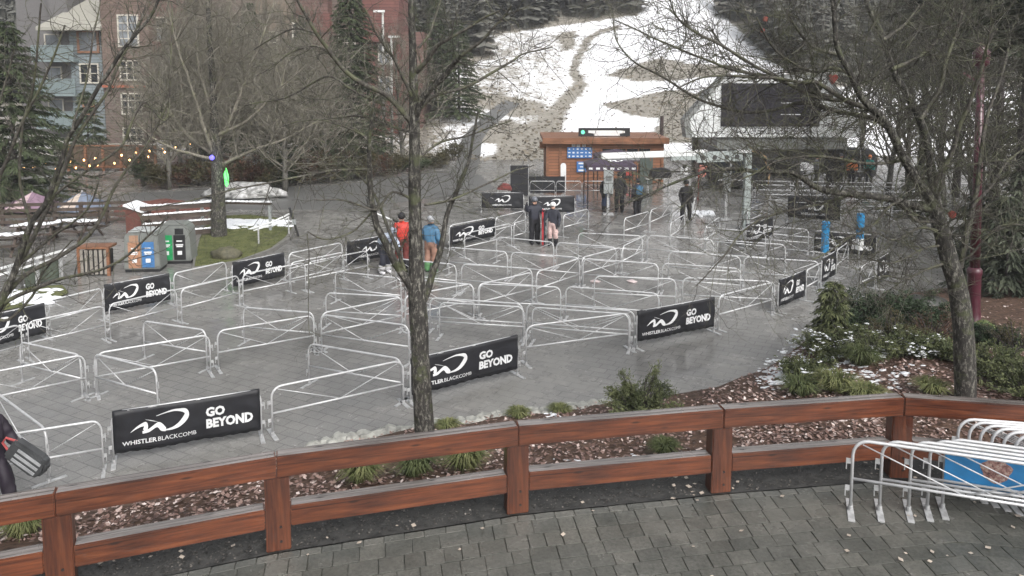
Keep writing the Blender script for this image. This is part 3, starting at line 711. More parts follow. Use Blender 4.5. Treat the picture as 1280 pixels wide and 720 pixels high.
# far lift corrals on the right
fr = ['first', 'second', 'third', 'fourth', 'fifth']
for k, (y, xa, n_) in enumerate(((226, 940, 4), (231, 944, 4), (237, 940, 4), (243, 962, 3), (249, 1056, 2))):
    for i in range(n_):
        w = 49 + k * 2; x1 = xa + i * (w + 2)
        place_barrier(G(x1, y + i * 0.8, BH), G(x1 + w, y + (i + 1) * 0.8, BH), f'far steel barrier, {ORD[i]}, {fr[k]} rail row before the station', 'steel barriers before the gondola station')
for i in range(3):
    x1 = 662 + i * 33; place_barrier(G(x1, 226.5, BH), G(x1 + 32, 226.5, BH), f'far steel barrier along the front of the cedar hut, {ORD[i]}', 'steel barriers along the cedar hut')
# barriers stored on the patio
d1 = V((1.75, -0.62, 0)).normalized(); p1 = V((-d1.y, d1.x, 0)); A0 = G(1064, 549, ZP + BH); A0.z = 0
lst = ['frontmost steel barrier of the stack standing on the patio', 'second steel barrier in the patio stack, hooks beside the front one', 'third steel barrier in the patio stack, between the front two and the blue panel', 'fourth steel barrier in the patio stack, just before the blue panel', 'steel barrier carrying the blue panel in the patio stack']
for k in range(5):
    s = A0 + d1 * (0, .35, .70, .93, 1.12)[k] + p1 * (0.11 * k); place_barrier(s, s + d1 * 2.6, lst[k], 'steel barriers stacked on the patio', ZP)
    if k == 4: panel_at = (s + d1 * 0.02, s + d1 * 2.4)
d2 = V((0.79, -0.15, 0)).normalized(); A1 = G(1196, 523, ZP + BH); A1.z = 0
for k in range(8):
    s = A1 + V((0.045, -0.085, 0)) * k + d2 * (0.05 * k); place_barrier(s, s + d2 * 2.6, 'nested steel barrier in the rear stack behind the blue panel', 'steel barriers nested in the rear patio stack', ZP)
pa, pb = panel_at; mid = (pa + pb) / 2; t = thing('advert_panel', 'bright blue printed panel tied among the barriers stacked on the patio', 'panel', (mid.x, mid.y, ZP), atan2(d1.y, d1.x))
q = MB(); W = (pb - pa).length; q.box((0, -0.045, 0.63), (W, 0.008, 0.52)); q.build('sheet', BLUEP, t)
q = MB(); q.prism([(-0.62 + 0.17 * cos(a * pi / 12) * (1 + 0.12 * sin(5 * a * pi / 12)), 0.64 + 0.16 * sin(a * pi / 12) * (1 + 0.12 * cos(4 * a * pi / 12))) for a in range(24)], -0.054, -0.050); q.build('emblem', M('faded_emblem', (0.30, 0.16, 0.14), 0.6, 0.9, 26.0, col2=(0.5, 0.46, 0.38)), t)
q = MB(); q.prism([(-0.42, 0.88), (1.05, 0.80), (1.05, 0.74), (-0.3, 0.80)], -0.053, -0.050); q.build('white_swash', M('pale_blue_print', (0.25, 0.45, 0.6), 0.5), t)
# blue pads on posts
for (x, yt, yb, yg, lab) in ((1030, 277, 315, 336, 'sky blue pad on a thin post, left of the pair'), (1073, 267, 312, 334, 'sky blue pad with white foot on a thin post, right of the pair')):
    g = G(x, yg); d = g.y; t = thing('padded_post', lab, 'post', g); zt, zb = PD(x, yt, d).z, PD(x, yb, d).z
    q = MB(); q.tube([(0, 0, 0), (0, 0, zt)], 0.02, 8); q.build('pole', STEELD, t)
    if x > 1050: q = MB(); q.tube([(0, 0, zb), (0, 0, zb + 0.42)], 0.14, 12); q.build('white_band', LEDW, t); zb += 0.42
    q = MB(); q.tube([(0, 0, zb), (0, 0, zt)], 0.135, 14); q.build('pad', M('pad_blue', (0.02, 0.22, 0.46), 0.45, 0.15), t)
    q = MB(); q.lathe([(0.16, 0), (0.16, 0.02), (0.03, 0.04)], 12); q.build('foot', STEELD, t)
# ------------------------------------------------------------------ bare trees
def rdir(d, ang, az):
    u = d.orthogonal().normalized(); w = d.cross(u); return (d * cos(ang) + (u * cos(az) + w * sin(az)) * sin(ang)).normalized()
def twig(q, p, d, L, r0, lvl, rg, up=0.15, n=4, nch=3, wig=0.22):
    pts = [p.copy()]; seg = L / n; dd = d.copy(); dirs = []
    for i in range(n):
        dd = (dd + V((rg.gauss(0, wig), rg.gauss(0, wig), rg.gauss(0, wig) + up * 0.5))).normalized(); dirs.append(dd.copy()); pts.append(pts[-1] + dd * seg)
    q.tube(pts, [r0 * (1 - 0.6 * i / n) for i in range(n + 1)], 3 if r0 < 0.02 else 5, False)
    if lvl > 0:
        for c in range(nch):
            i = rg.randint(1, n); t = rg.random(); pp = pts[i - 1].lerp(pts[i], t)
            twig(q, pp, rdir(dirs[i - 1], radians(rg.uniform(28, 65)), rg.uniform(0, 2 * pi)), L * rg.uniform(0.38, 0.68), r0 * 0.62, lvl - 1, rg, up, max(3, n - 1), nch, wig)
def limb_pts(px, dist, dd, widths, sub=5):
    """photo polyline -> smooth 3-D points at a depth that drifts by dd along the limb"""
    n = len(px); P = [PD(x, y, dist + dd * i / max(1, n - 1)) for i, (x, y) in enumerate(px)]; W = [w * MPP(dist) / 2 for w in widths]
    out, rr = [], []
    for i in range(n - 1):
        a = P[max(i - 1, 0)]; b = P[i]; c = P[i + 1]; d = P[min(i + 2, n - 1)]
        for k in range(sub):
            t = k / sub; out.append(0.5 * ((2 * b) + (c - a) * t + (2 * a - 5 * b + 4 * c - d) * t * t + (3 * b - a - 3 * c + d) * t ** 3)); rr.append(W[i] + (W[i + 1] - W[i]) * t)
    out.append(P[-1]); rr.append(W[-1]); return out, rr
def lin(a, b, n): return [a + (b - a) * i / (n - 1) for i in range(n)]
def traced_tree(name, label, dist, trunk, limbs, seed, barks, dens=2.4, tl=(0.5, 1.3), lvl=2, up=0.15, base=None, nch=3, tr=0.0075, group=None):
    rg = random.Random(seed)
    tp, tw_ = trunk; P, R = limb_pts(tp, dist, 0, tw_, 6); b0 = P[0].copy() if base is None else base
    t = thing(name, label, 'tree', b0, 0, group)
    rel = lambda pts: [p - b0 for p in pts]
    q = MB()
    jit = [r_ * (1 + 0.10 * noise.noise(p * 1.7)) for p, r_ in zip(P, R)]
    q.tube(rel(P), jit, 14)
    q2 = MB(); tubes = [(P[len(P) // 2:], R[len(P) // 2:])]
    for px, dd, w0, w1 in limbs:
        A, B = limb_pts(px, dist, dd, lin(w0, w1, len(px)), 5)
        A = [p + V((noise.noise(p * 2.1), noise.noise(p * 2.1 + V((9, 0, 0))), noise.noise(p * 2.1 + V((0, 9, 0))))) * 0.035 if i else p for i, p in enumerate(A)]
        (q if w0 >= 9 else q2).tube(rel(A), B, 10 if w0 >= 9 else 6, False); tubes.append((A, B))
    for A, B in tubes:
        L = sum((A[i + 1] - A[i]).length for i in range(len(A) - 1))
        for _ in range(int(L * dens)):
            i = rg.randint(min(2, len(A) - 2), len(A) - 2); p = A[i].lerp(A[i + 1], rg.random()); d = (A[i + 1] - A[i]).normalized()
            l = rg.uniform(*tl); twig(q2, p - b0, rdir(d, radians(rg.uniform(35, 80)), rg.uniform(0, 2 * pi)), l, max(tr * 0.7, min(B[i] * 0.5, tr * (0.7 + l * 0.6))), lvl, rg, up, 5, nch)
    q.build('trunk', barks[0], t, True); q2.build('branches', barks[1], t, True); return t
def auto_tree(name, label, base, h, seed, barks, r0=0.18, lean=(0, 0), spread=0.5, group=None, levels=4, first=0.25, twr=0.012, dens=1.0):
    rg = random.Random(seed); t = thing(name, label, 'tree', base, 0, group); q, q2 = MB(), MB()
    n = 9; pts = []; p = V((0, 0, -0.1)); d = V((lean[0], lean[1], 1)).normalized()
    for i in range(n + 1): pts.append(p.copy()); d = (d + V((rg.gauss(0, .05), rg.gauss(0, .05), 0.03))).normalized(); p = p + d * (h / n)
    rad = [r0 * (1 - 0.88 * i / n) for i in range(n + 1)]; q.tube(pts, rad, 10)
    nb = int(22 * dens)
    for k in range(nb):
        f = first + (0.97 - first) * (k + rg.random()) / nb; i = min(n - 1, int(f * n)); p = pts[i].lerp(pts[i + 1], f * n - i); L = h * (0.40 * (1 - f) + 0.13) * rg.uniform(0.7, 1.15)
        d = rdir(V((0, 0, 1)), radians(rg.uniform(28, 62) + 12 * (spread - .5)), k * 2.4 + rg.random()); twig(q2, p, d, L, max(twr, rad[i] * 0.42), 3, rg, 0.16, 6, 4, 0.13)
    q.build('trunk', barks[0], t, True); q2.build('branches', barks[1], t, True); return t

# forked maple in the foreground bed
tb = bed_hit(531, 548)
traced_tree('bare_maple', 'mossy bare forked maple in the planting bed, mid foreground', tb.y,
 ([(532, 560), (529, 510), (526, 460), (524, 410), (521, 365), (520, 320), (519, 280), (518, 220), (518, 160), (517, 100), (515, 40), (513, -30)], [30, 26, 25, 24, 22, 19, 17, 15, 13.5, 11, 9, 6]),
 [([(520, 375), (510, 352), (495, 328), (480, 300), (470, 275), (463, 245), (462, 215), (461, 185), (465, 150), (468, 120)], -0.7, 12, 3),
  ([(527, 378), (538, 350), (548, 325), (553, 295), (559, 268), (570, 240), (585, 205), (590, 175), (598, 140)], 0.6, 10, 2.5),
  ([(508, 340), (498, 315), (487, 290), (474, 255), (455, 225), (430, 205)], 0.5, 6, 2),
  ([(519, 150), (530, 120), (552, 98), (567, 80), (577, 70)], -0.6, 9, 5), ([(577, 70), (600, 52), (622, 30), (640, 8)], -0.4, 4.5, 2),
  ([(519, 142), (545, 120), (590, 106), (640, 76), (652, 69), (690, 58)], 0.8, 6, 1.6), ([(517, 95), (530, 80), (545, 60), (562, 50), (600, 26), (625, 12)], -0.7, 7, 2),
  ([(516, 155), (490, 125), (462, 108), (440, 95), (420, 75), (405, 55), (394, 40), (382, 20), (372, 0)], -0.9, 8, 3.5),
  ([(415, 72), (395, 58), (370, 62), (345, 78), (318, 96)], -0.3, 3.6, 1.6), ([(396, 42), (368, 36), (340, 48), (318, 62)], 0.5, 3, 1.5),
  ([(480, 132), (445, 116), (412, 95), (375, 115), (340, 125), (306, 131)], 0.7, 4, 1.5), ([(463, 212), (440, 212), (410, 215), (370, 222), (320, 232), (250, 247), (190, 262)], -1.0, 4, 1.4),
  ([(530, 256), (560, 250), (600, 235), (642, 214), (668, 205)], 0.7, 4, 1.4), ([(480, 252), (465, 265), (440, 290), (410, 300), (384, 289)], -0.6, 3.5, 1.6),
  ([(467, 190), (450, 168), (420, 155), (388, 149), (350, 160)], 0.5, 3, 1.2), ([(516, 165), (496, 160), (470, 150), (438, 145), (400, 150)], 0.9, 4, 1.5),
  ([(520, 130), (505, 100), (490, 70), (470, 40), (455, 10)], -0.6, 5, 2), ([(523, 60), (540, 35), (548, 8), (552, -20)], 0.5, 4, 2), ([(519, 200), (545, 180), (575, 172), (610, 160), (640, 150)], 0.9, 4, 1.4),
  ([(384, 292), (386, 330), (386, 380), (386, 420)], 0.0, 1.6, 1.0), ([(518, 250), (490, 240), (470, 262), (430, 250), (395, 250)], -0.8, 4, 1.5), ([(487, 178), (462, 175), (440, 160), (425, 175)], 0.3, 3, 1.4)],
 5, (BARK, BARKTWIG), 6.0, (0.35, 1.15), 2, 0.12, nch=3, tr=0.0074)
# big bare tree on the right
rb = bed_hit(1206, 498)
traced_tree('bare_tree', 'large bare lichen-covered tree beside the maroon lamp post', rb.y,
 ([(1207, 506), (1206, 450), (1203, 400), (1197, 360), (1188, 330), (1180, 300), (1173, 272), (1168, 250)], [27, 25, 24, 23, 22, 20, 18, 15]),
 [([(1171, 268), (1156, 238), (1141, 215), (1126, 190), (1110, 160), (1096, 140), (1075, 118), (1064, 92), (1050, 68), (1044, 40), (1041, 10), (1038, -25)], -0.8, 13, 4),
  ([(1172, 262), (1165, 232), (1163, 205), (1158, 175), (1146, 142), (1130, 112), (1115, 88), (1104, 48), (1089, 18), (1078, -15)], 0.8, 12, 6),
  ([(1112, 162), (1096, 140), (1060, 125), (1022, 103), (1000, 104), (960, 98), (920, 94), (880, 97), (845, 112)], -0.9, 8, 1.6),
  ([(1171, 262), (1140, 256), (1100, 246), (1060, 243), (1032, 240), (1008, 226), (985, 214), (950, 214), (922, 210), (887, 213), (863, 222), (833, 232), (805, 244), (778, 256)], -1.2, 10, 1.6),
  ([(1118, 168), (1092, 148), (1052, 140), (1028, 132), (1000, 128), (965, 138), (930, 140), (890, 130), (852, 112), (820, 92), (790, 75), (771, 50), (765, 20)], 0.6, 7, 1.4),
  ([(1040, 120), (1000, 112), (960, 96), (922, 90), (877, 72), (840, 57), (802, 40), (766, 26)], -0.7, 5, 1.3), ([(1058, 125), (1010, 118), (960, 92), (910, 62), (866, 38), (846, 18), (838, -5)], -1.2, 5, 1.5),
  ([(1200, 335), (1206, 300), (1218, 258), (1224, 215), (1230, 180), (1236, 140), (1250, 100), (1262, 60)], 0.4, 8, 3), ([(1215, 262), (1240, 230), (1262, 200), (1290, 180)], 0.4, 4, 2),
  ([(1190, 330), (1215, 318), (1245, 285), (1285, 280)], -0.5, 4, 2), ([(1165, 235), (1185, 200), (1200, 160), (1215, 120), (1228, 80), (1240, 40)], -0.6, 7, 3),
  ([(1150, 150), (1175, 110), (1185, 70), (1200, 30), (1205, -10)], 0.5, 6, 3), ([(1173, 275), (1145, 275), (1121, 252), (1095, 277), (1060, 300), (1015, 326)], -0.8, 5, 1.5),
  ([(1060, 243), (1030, 255), (995, 262), (960, 270), (932, 287), (900, 325), (868, 358)], -1.0, 4, 1.3),
  ([(1130, 200), (1100, 205), (1060, 200), (1020, 195), (975, 200), (930, 222), (896, 233)], -1.0, 5, 1.5), ([(1050, 70), (1020, 60), (1000, 40), (985, 15)], -0.4, 5, 2),
  ([(1064, 95), (1040, 85), (1015, 90), (985, 75), (960, 50), (945, 20)], -0.5, 5, 2), ([(1104, 50), (1130, 30), (1150, 5)], 0.4, 5, 2), ([(1115, 88), (1150, 70), (1180, 40), (1195, 10)], 0.8, 6, 2),
  ([(1188, 325), (1160, 335), (1135, 350), (1105, 345), (1080, 355)], -0.4, 3.5, 1.2), ([(1180, 305), (1150, 312), (1115, 330), (1085, 322)], -0.7, 3.5, 1.2), ([(1178, 290), (1150, 285), (1120, 300), (1090, 290), (1050, 300)], -0.9, 4, 1.3)],
 8, (BARK, BARKTWIG), 8.5, (0.45, 1.6), 2, 0.08, nch=4, tr=0.0082)
# tree whose trunk stands left of the frame
traced_tree('bare_tree', 'bare tree at the left edge, its thin dark limbs crossing the brick building', 10.6,
 ([(-95, 740), (-88, 640), (-75, 540), (-60, 470), (-40, 420), (-15, 395)], [40, 36, 32, 28, 22, 16]),
 [([(-20, 398), (0, 385), (20, 335), (38, 280), (62, 245), (80, 182), (100, 150), (140, 82), (165, 50), (190, 14), (205, -15)], -0.4, 9, 2.6),
  ([(-10, 392), (15, 345), (45, 290), (75, 225), (95, 176), (130, 120), (150, 80), (170, 36), (180, 5)], 0.6, 7, 2), ([(38, 280), (25, 230), (28, 160), (40, 118), (46, 75), (48, 40), (52, 5)], -0.5, 4, 2),
  ([(62, 250), (110, 215), (150, 180), (178, 130), (205, 150), (213, 108), (215, 40), (214, 0)], 0.6, 4, 1.6), ([(0, 384), (40, 360), (90, 346), (140, 330), (180, 300), (212, 270)], -0.7, 6, 1.6),
  ([(-8, 390), (30, 345), (80, 318), (115, 290), (135, 250), (155, 215), (178, 188), (195, 160), (213, 120)], 0.5, 7, 1.8), ([(20, 335), (60, 300), (110, 262), (125, 230)], -0.5, 4, 1.6),
  ([(-30, 410), (-20, 300), (0, 220), (25, 160), (60, 90), (80, 30)], -0.6, 6, 2), ([(90, 165), (110, 90), (120, 30), (125, 0)], 0.3, 3, 1.4), ([(-15, 395), (10, 400), (40, 370), (55, 340), (90, 300)], 0.3, 5, 1.5), ([(0, 250), (-10, 180), (5, 110), (20, 60)], 0, 4, 2)],
 12, (BARK, BARKTWIG), 6.5, (0.3, 0.95), 2, 0.15, nch=2, tr=0.0066)
# trees round the lawn island and in front of the brick building
tb2 = G(274, 298)
traced_tree('bare_tree', 'big bare tree on the lawn island with blue and green lights on its trunk', tb2.y,
 ([(274, 302), (273, 250), (271, 200), (268, 150), (266, 100), (262, 50), (260, 0), (258, -40)], [20, 17, 13, 10, 8, 6.5, 5, 4]),
 [([(272, 205), (255, 160), (240, 110), (222, 60), (210, 10)], -1, 6, 2), ([(270, 180), (292, 140), (310, 90), (330, 40), (345, -5)], 1, 6, 2), ([(271, 195), (235, 170), (205, 130), (180, 100)], 1, 6, 2), ([(269, 170), (310, 150), (350, 110), (385, 80)], -1, 5, 1.5),
  ([(268, 150), (250, 90), (245, 40), (240, 0)], 1, 5, 1.5), ([(267, 120), (285, 70), (290, 20)], -1, 6, 2), ([(271, 210), (310, 190), (360, 172), (400, 150)], 1, 5, 1.5), ([(272, 200), (230, 190), (195, 175), (165, 150)], -1, 5, 1.5)],
 21, (BARK, BARKFAR), 4.0, (0.9, 2.8), 2, 0.2, nch=4, tr=0.0115)
BK = (BARKGREY, BARKFAR); AT = []
for k, (px, py, d, h, sd, r0, lab) in enumerate((
 (212, 242, 47, 10, 31, .16, 'slender pale-stemmed bare tree left of the lawn island, by the string lights'), (236, 240, 48.5, 11, 32, .14, 'pale-stemmed bare tree just left of the trunk with coloured lights'),
 (330, 236, 52, 10.5, 33, .17, 'bare bushy tree behind the snow pile'), (386, 232, 54, 11.5, 34, .19, 'bare bushy tree left of the tall fir'), (226, 232, 57, 10, 35, .17, 'bare tree in front of the red balconies'),
 (300, 238, 58, 12, 36, .18, 'bare tree standing furthest back against the brick building'), (356, 238, 46, 8.5, 38, .13, 'low bare tree in the shrub border left of the road'),
 (505, 226, 60, 10, 37, .15, 'bare tree behind the light poles near the red wall'), (276, 232, 51, 11.5, 39, .15, 'bare tree directly behind the trunk with coloured lights'),
 (410, 236, 50, 9, 41, .12, 'bare bushy tree at the foot of the tall fir, road side'), (340, 222, 62, 13, 42, .15, 'tall bare tree against the tan wall section'), (250, 228, 60, 13, 43, .15, 'tall bare tree against the grey-brown wall left of the lit trunk'))):
    p = PD(px, py, d); p.z = gz(p.x, p.y)
    if k < 4: AT.append(auto_tree('bare_tree', lab, p, h, sd, BK, r0, (0, 0), 0.45, 'bare trees before the brick building', first=0.12, twr=0.0125, dens=1.9))
    else: o = dup(AT[(0, 1, 2, 3)[k % 4]], p, k * 1.7, lab); o.scale = (1.05, 1.05, h / (10, 11, 10.5, 11.5)[k % 4])
for k, (px, py, d, h, sd, lab) in enumerate(((1135, 225, 48, 13, 51, 'bare tree behind the queue rails, left of the dark trunks'), (1075, 215, 56, 12, 52, 'bare tree behind the gondola station roof end'), (1180, 240, 38, 11, 53, 'bare mossy tree behind the large bare tree on the right'), (1222, 262, 31, 9, 54, 'bare tree between the maroon lamp post and the dark trunks'), (1110, 232, 44, 10, 55, 'slender bare tree behind the right end of the queue rails'), (1262, 280, 28, 8.5, 56, 'bare tree close to the right edge before the dark conifers'))):
    p = PD(px, py, d); p.z = gz(p.x, p.y); auto_tree('bare_tree', lab, p, h, sd, (BARK, BARKTWIG), .17, (0, 0), 0.5, 'bare trees at the right wood edge', first=0.15, twr=0.010, dens=1.4)

# ------------------------------------------------------------------ conifers
def spray(q, p, d, s, rg):
    w = d.cross(V((0, 0, 1)));  w = w.normalized() if w.length > 1e-4 else V((1, 0, 0))
    w = (w + V((0, 0, rg.uniform(-.8, .8)))).normalized(); dn = V((0, 0, -0.35 * s))
    q.add([p, p + d * s * 0.55 + w * s * 0.15, p + d * s + dn * 0.6, p + d * s * 0.5 - w * s * 0.15], [(0, 1, 2, 3)])
def conifer(name, label, base, h, r, seed, mat, low=0.06, group=None, cat='tree', dens=1.0, s0=0.30, bark=BARKDARK, droop=0.35, tr=None):
    rg = random.Random(seed); t = thing(name, label, cat, base, 0, group); q, q2 = MB(), MB()
    q.tube([(0, 0, -0.15), (0, 0, h * 0.5), (0, 0, h * 0.98)], [tr or h * 0.016, (tr or h * 0.016) * 0.6, 0.02], 9)
    nw = int(h / (0.36 * (s0 / 0.42)) * dens)
    for i in range(nw):
        f = low + (1 - low) * (i + rg.random() * 0.8) / nw; z = h * f; R = r * ((1 - f) / (1 - low)) ** 0.75 * rg.uniform(0.72, 1.12) + 0.1
        nb = max(5, int(9 * dens)); a0 = rg.random() * 6.28
        for k in range(nb):
            a = a0 + 2 * pi * k / nb + rg.uniform(-.25, .25); L = R * rg.uniform(0.7, 1.1); d = V((cos(a), sin(a), 0.25 - 0.1 * rg.random())); p = V((0, 0, z)); n = max(3, int(L / (s0 * 0.5)))
            if rg.random() < 0.06: continue
            for j in range(n):
                p = p + d * (L / n); d = (d + V((0, 0, -droop * 1.6 / n))).normalized()
                if j == 0 and n > 4: continue
                for side in (-1, -.45, 0, .45, 1):
                    b = a + side * rg.uniform(0.5, 1.0); spray(q2, p + V((rg.gauss(0, .05), rg.gauss(0, .05), rg.gauss(0, .05))) * (s0 / .42), V((cos(b), sin(b), d.z + rg.uniform(-.3, .2))).normalized(), s0 * rg.uniform(0.7, 1.25), rg)
    for k in range(6): spray(q2, V((0, 0, h * 0.95)), V((cos(k), sin(k), 1.2)).normalized(), s0, rg)
    q.build('trunk', bark, t, True); q2.build('crown', mat, t); return t
def on_ground(px, py, d): p = PD(px, py, d); p.z = gz(p.x, p.y); return p
GC = 'evergreen trees left of the slope'
conifer('fir_tree', 'tall dense fir in front of the red building, left of the light poles', on_ground(442, 210, 57), 14.5, 3.1, 1, FIR, .03, GC, dens=1.15)
conifer('fir_tree', 'dark fir left of the snowy slope, right of the forked trunk', on_ground(574, 165, 76), 9.5, 2.9, 2, FIR, .03, GC)
conifer('fir_tree', 'dark fir just behind the forked trunk, at the edge of the slope', on_ground(545, 165, 80), 11.5, 2.6, 3, FIR, .04, GC)
conifer('fir_tree', 'fir half hidden behind the two light poles', on_ground(512, 178, 86), 12, 2.6, 9, FIR, .04, GC)
conifer('hemlock_tree', 'broad dark hemlock at the left edge before the grey balconies', on_ground(22, 250, 41), 9.6, 3.6, 4, FIR, .03, GC, dens=1.1)
conifer('fir_tree', 'small young fir in front of the grey balcony bay', on_ground(112, 205, 62), 5.6, 1.7, 5, FIR, .02, GC, s0=.36)
conifer('fir_tree', 'fir rising behind the lit trunk tree, in front of the grey-brown wall', on_ground(258, 214, 66), 10.5, 2.2, 16, FIR, .03, GC)
conifer('fir_tree', 'fir left of the tall fir, before the dull red wall', on_ground(384, 214, 63), 11.5, 2.4, 17, FIR, .03, GC)
conifer('fir_tree', 'fir behind the bare trees, between brick tower and tall fir', on_ground(318, 214, 64), 12.5, 2.4, 6, FIR, .03, GC)
GR = 'dark conifers of the right-hand wood'
for k, (px, py, d, h, r_, low, lab) in enumerate((
 (1270, 300, 27, 15, 2.2, .50, 'dark conifer with bare lower trunk at the far right edge'), (1240, 275, 33, 17, 2.2, .5, 'dark conifer with bare lower trunk just right of the maroon lamp post'),
 (1150, 232, 46, 19, 2.0, .52, 'tall dark conifer above the right end of the queue rails'),
 (1195, 240, 44, 19, 2.0, .52, 'tall dark conifer left of the maroon lamp post'), (1290, 260, 38, 18, 3.2, .15, 'dense dark conifer filling the upper right corner'))):
    conifer('conifer', lab, on_ground(px, py, d), h, r_, 60 + k, FIRDARK, low, GR, dens=.75, s0=.36, tr=.22)
for k, (px, py, d, h, r_, lab) in enumerate(((1258, 338, 23, 2.9, 1.5, 'dense low hemlock at the right edge above the leafy bank'), (1225, 300, 29, 2.8, 1.4, 'low bushy hemlock behind the maroon lamp post'), (1150, 262, 38, 2.6, 1.3, 'small bushy evergreen behind the large bare tree'), (1290, 330, 25, 4.5, 1.8, 'taller dense hemlock cut by the right edge'))):
    p = on_ground(px, py, d); h0 = bed_drop(p.x, p.y)
    if h0: p.z = h0.z
    conifer('hemlock_shrub', lab, p, h, r_, 80 + k, FIRDARK, .02, 'low hemlocks at the wood edge', 'shrub', 1.0, .3)
# far forest as one mass
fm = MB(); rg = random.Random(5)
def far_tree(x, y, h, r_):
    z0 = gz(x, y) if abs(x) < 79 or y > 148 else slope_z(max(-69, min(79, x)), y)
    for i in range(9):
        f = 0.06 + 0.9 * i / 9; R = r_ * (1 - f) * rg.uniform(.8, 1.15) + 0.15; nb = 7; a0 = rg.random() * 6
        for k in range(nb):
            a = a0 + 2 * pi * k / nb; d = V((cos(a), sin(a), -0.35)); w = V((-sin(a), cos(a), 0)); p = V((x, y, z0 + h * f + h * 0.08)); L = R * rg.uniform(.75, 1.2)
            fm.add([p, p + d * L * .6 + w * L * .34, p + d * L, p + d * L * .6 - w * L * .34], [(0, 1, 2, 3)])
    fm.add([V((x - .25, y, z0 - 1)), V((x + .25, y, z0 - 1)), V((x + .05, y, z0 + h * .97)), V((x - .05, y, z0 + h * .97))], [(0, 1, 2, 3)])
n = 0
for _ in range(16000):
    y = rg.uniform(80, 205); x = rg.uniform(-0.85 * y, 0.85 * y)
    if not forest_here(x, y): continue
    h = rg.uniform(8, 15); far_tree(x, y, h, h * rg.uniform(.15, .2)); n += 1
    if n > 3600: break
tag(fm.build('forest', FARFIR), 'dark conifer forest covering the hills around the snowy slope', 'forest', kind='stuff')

st = MB(); rg = random.Random(15); stt_ = []
for _ in range(15000):
    y = rg.uniform(62, 122); x = rg.uniform(-16, 45) * y / 90; i = int((x - X0) / ST); j = int((y - Y0) / ST)
    if not (0 <= i < nx and 0 <= j < ny): continue
    mm_ = ms[j * nx + i]
    if rg.random() > 0.05 + mm_ * 0.8: continue
    p = V((x, y, slope_z(x, y) - .03)); h_ = rg.uniform(.06, .26) * (.6 if mm_ < .3 else .75); a = rg.uniform(0, 3.14); w_ = V((cos(a), sin(a), 0)) * rg.uniform(.04, .12) * (.6 if mm_ < .3 else 1)
    st.add([p - w_, p + w_, p + w_ * 1.5 + V((rg.gauss(0, .1), 0, h_)), p + V((rg.gauss(0, .1), 0, h_ * 1.3)), p - w_ * 1.4 + V((rg.gauss(0, .1), 0, h_ * .9))], [(0, 1, 2, 3, 4)]); stt_.append(rg.random())
so2 = st.build('dead_grass', mat_tone('dead_slope_grass', [(0.0, (0.075, 0.065, 0.05)), (1.0, (0.27, 0.24, 0.19))], 0.8, 3.0, .3)); set_tone(so2, stt_); tag(so2, 'dead grass and stubble poking through the patchy slope snow', 'dead grass', kind='stuff')

# ------------------------------------------------------------------ shrubs, grasses
GRASSD = mat_foliage('dark_sedge_grass', (0.045, 0.06, 0.026), (0.13, 0.15, 0.065), 5.0)
def grass_clump(label, base, r_, h, seed, n=170, group='sedge clumps in the planting bed', mat=None):
    rg = random.Random(seed); q = MB()
    for _ in range(n):
        a = rg.uniform(0, 6.28); rr = r_ * 0.35 * sqrt(rg.random()); p = V((cos(a) * rr, sin(a) * rr, 0)); b = a + rg.gauss(0, .5); L = h * rg.uniform(.6, 1.15); out = rg.uniform(.25, .95) * r_; w = V((-sin(b), cos(b), 0)) * rg.uniform(.005, .010)
        m1 = p + V((cos(b) * out * .4, sin(b) * out * .4, L * .75)); m2 = p + V((cos(b) * out, sin(b) * out, L * (1 - .55 * out / r_)))
        q.add([p - w, p + w, m1 + w, m2, m1 - w], [(0, 1, 2, 4), (4, 2, 3)])
    o = q.build('sedge_clump', mat or GRASSM); o.location = base; return tag(o, label, 'grass clump', group)
gl = [(452, 600, .42, .36, 'sedge clump between the rails, left of three near the forked trunk base'), (520, 592, .42, .36, 'sedge clump between the rails directly below the forked trunk'), (582, 584, .45, .38, 'sedge clump between the rails, left of the middle fence post'), (30, 668, .4, .36, 'sedge clump seen between the rails at the far left'),
      (830, 566, .3, .22, 'small green clump between the rails left of the fourth fence post'), (648, 521, .32, .2, 'low grass tuft on the edging right of the forked trunk'), (700, 516, .3, .18, 'low grass tuft on the edging left of the young juniper'), (1000, 492, .5, .34, 'sedge clump behind the top rail at the front of the snowy shrub bed'),
      (1045, 488, .55, .36, 'sedge clump behind the top rail in front of the snow-dusted juniper'), (1080, 500, .5, .3, 'sedge clump just above the fence corner, left side'), (1075, 455, .5, .38, 'sedge clump with drooping pale blades below the snow-dusted juniper'),
      (1165, 490, .4, .25, 'low green clump at the foot of the large bare tree'), (560, 535, .3, .16, 'tiny grass tuft beside the forked trunk base')]
for k, (px, py, r_, h, lab) in enumerate(gl): grass_clump(lab, bed_hit(px, py), r_ * 1.0, h * 1.05, 100 + k, 380, mat=(GRASSM, GRASSD)[k % 3 == 1])
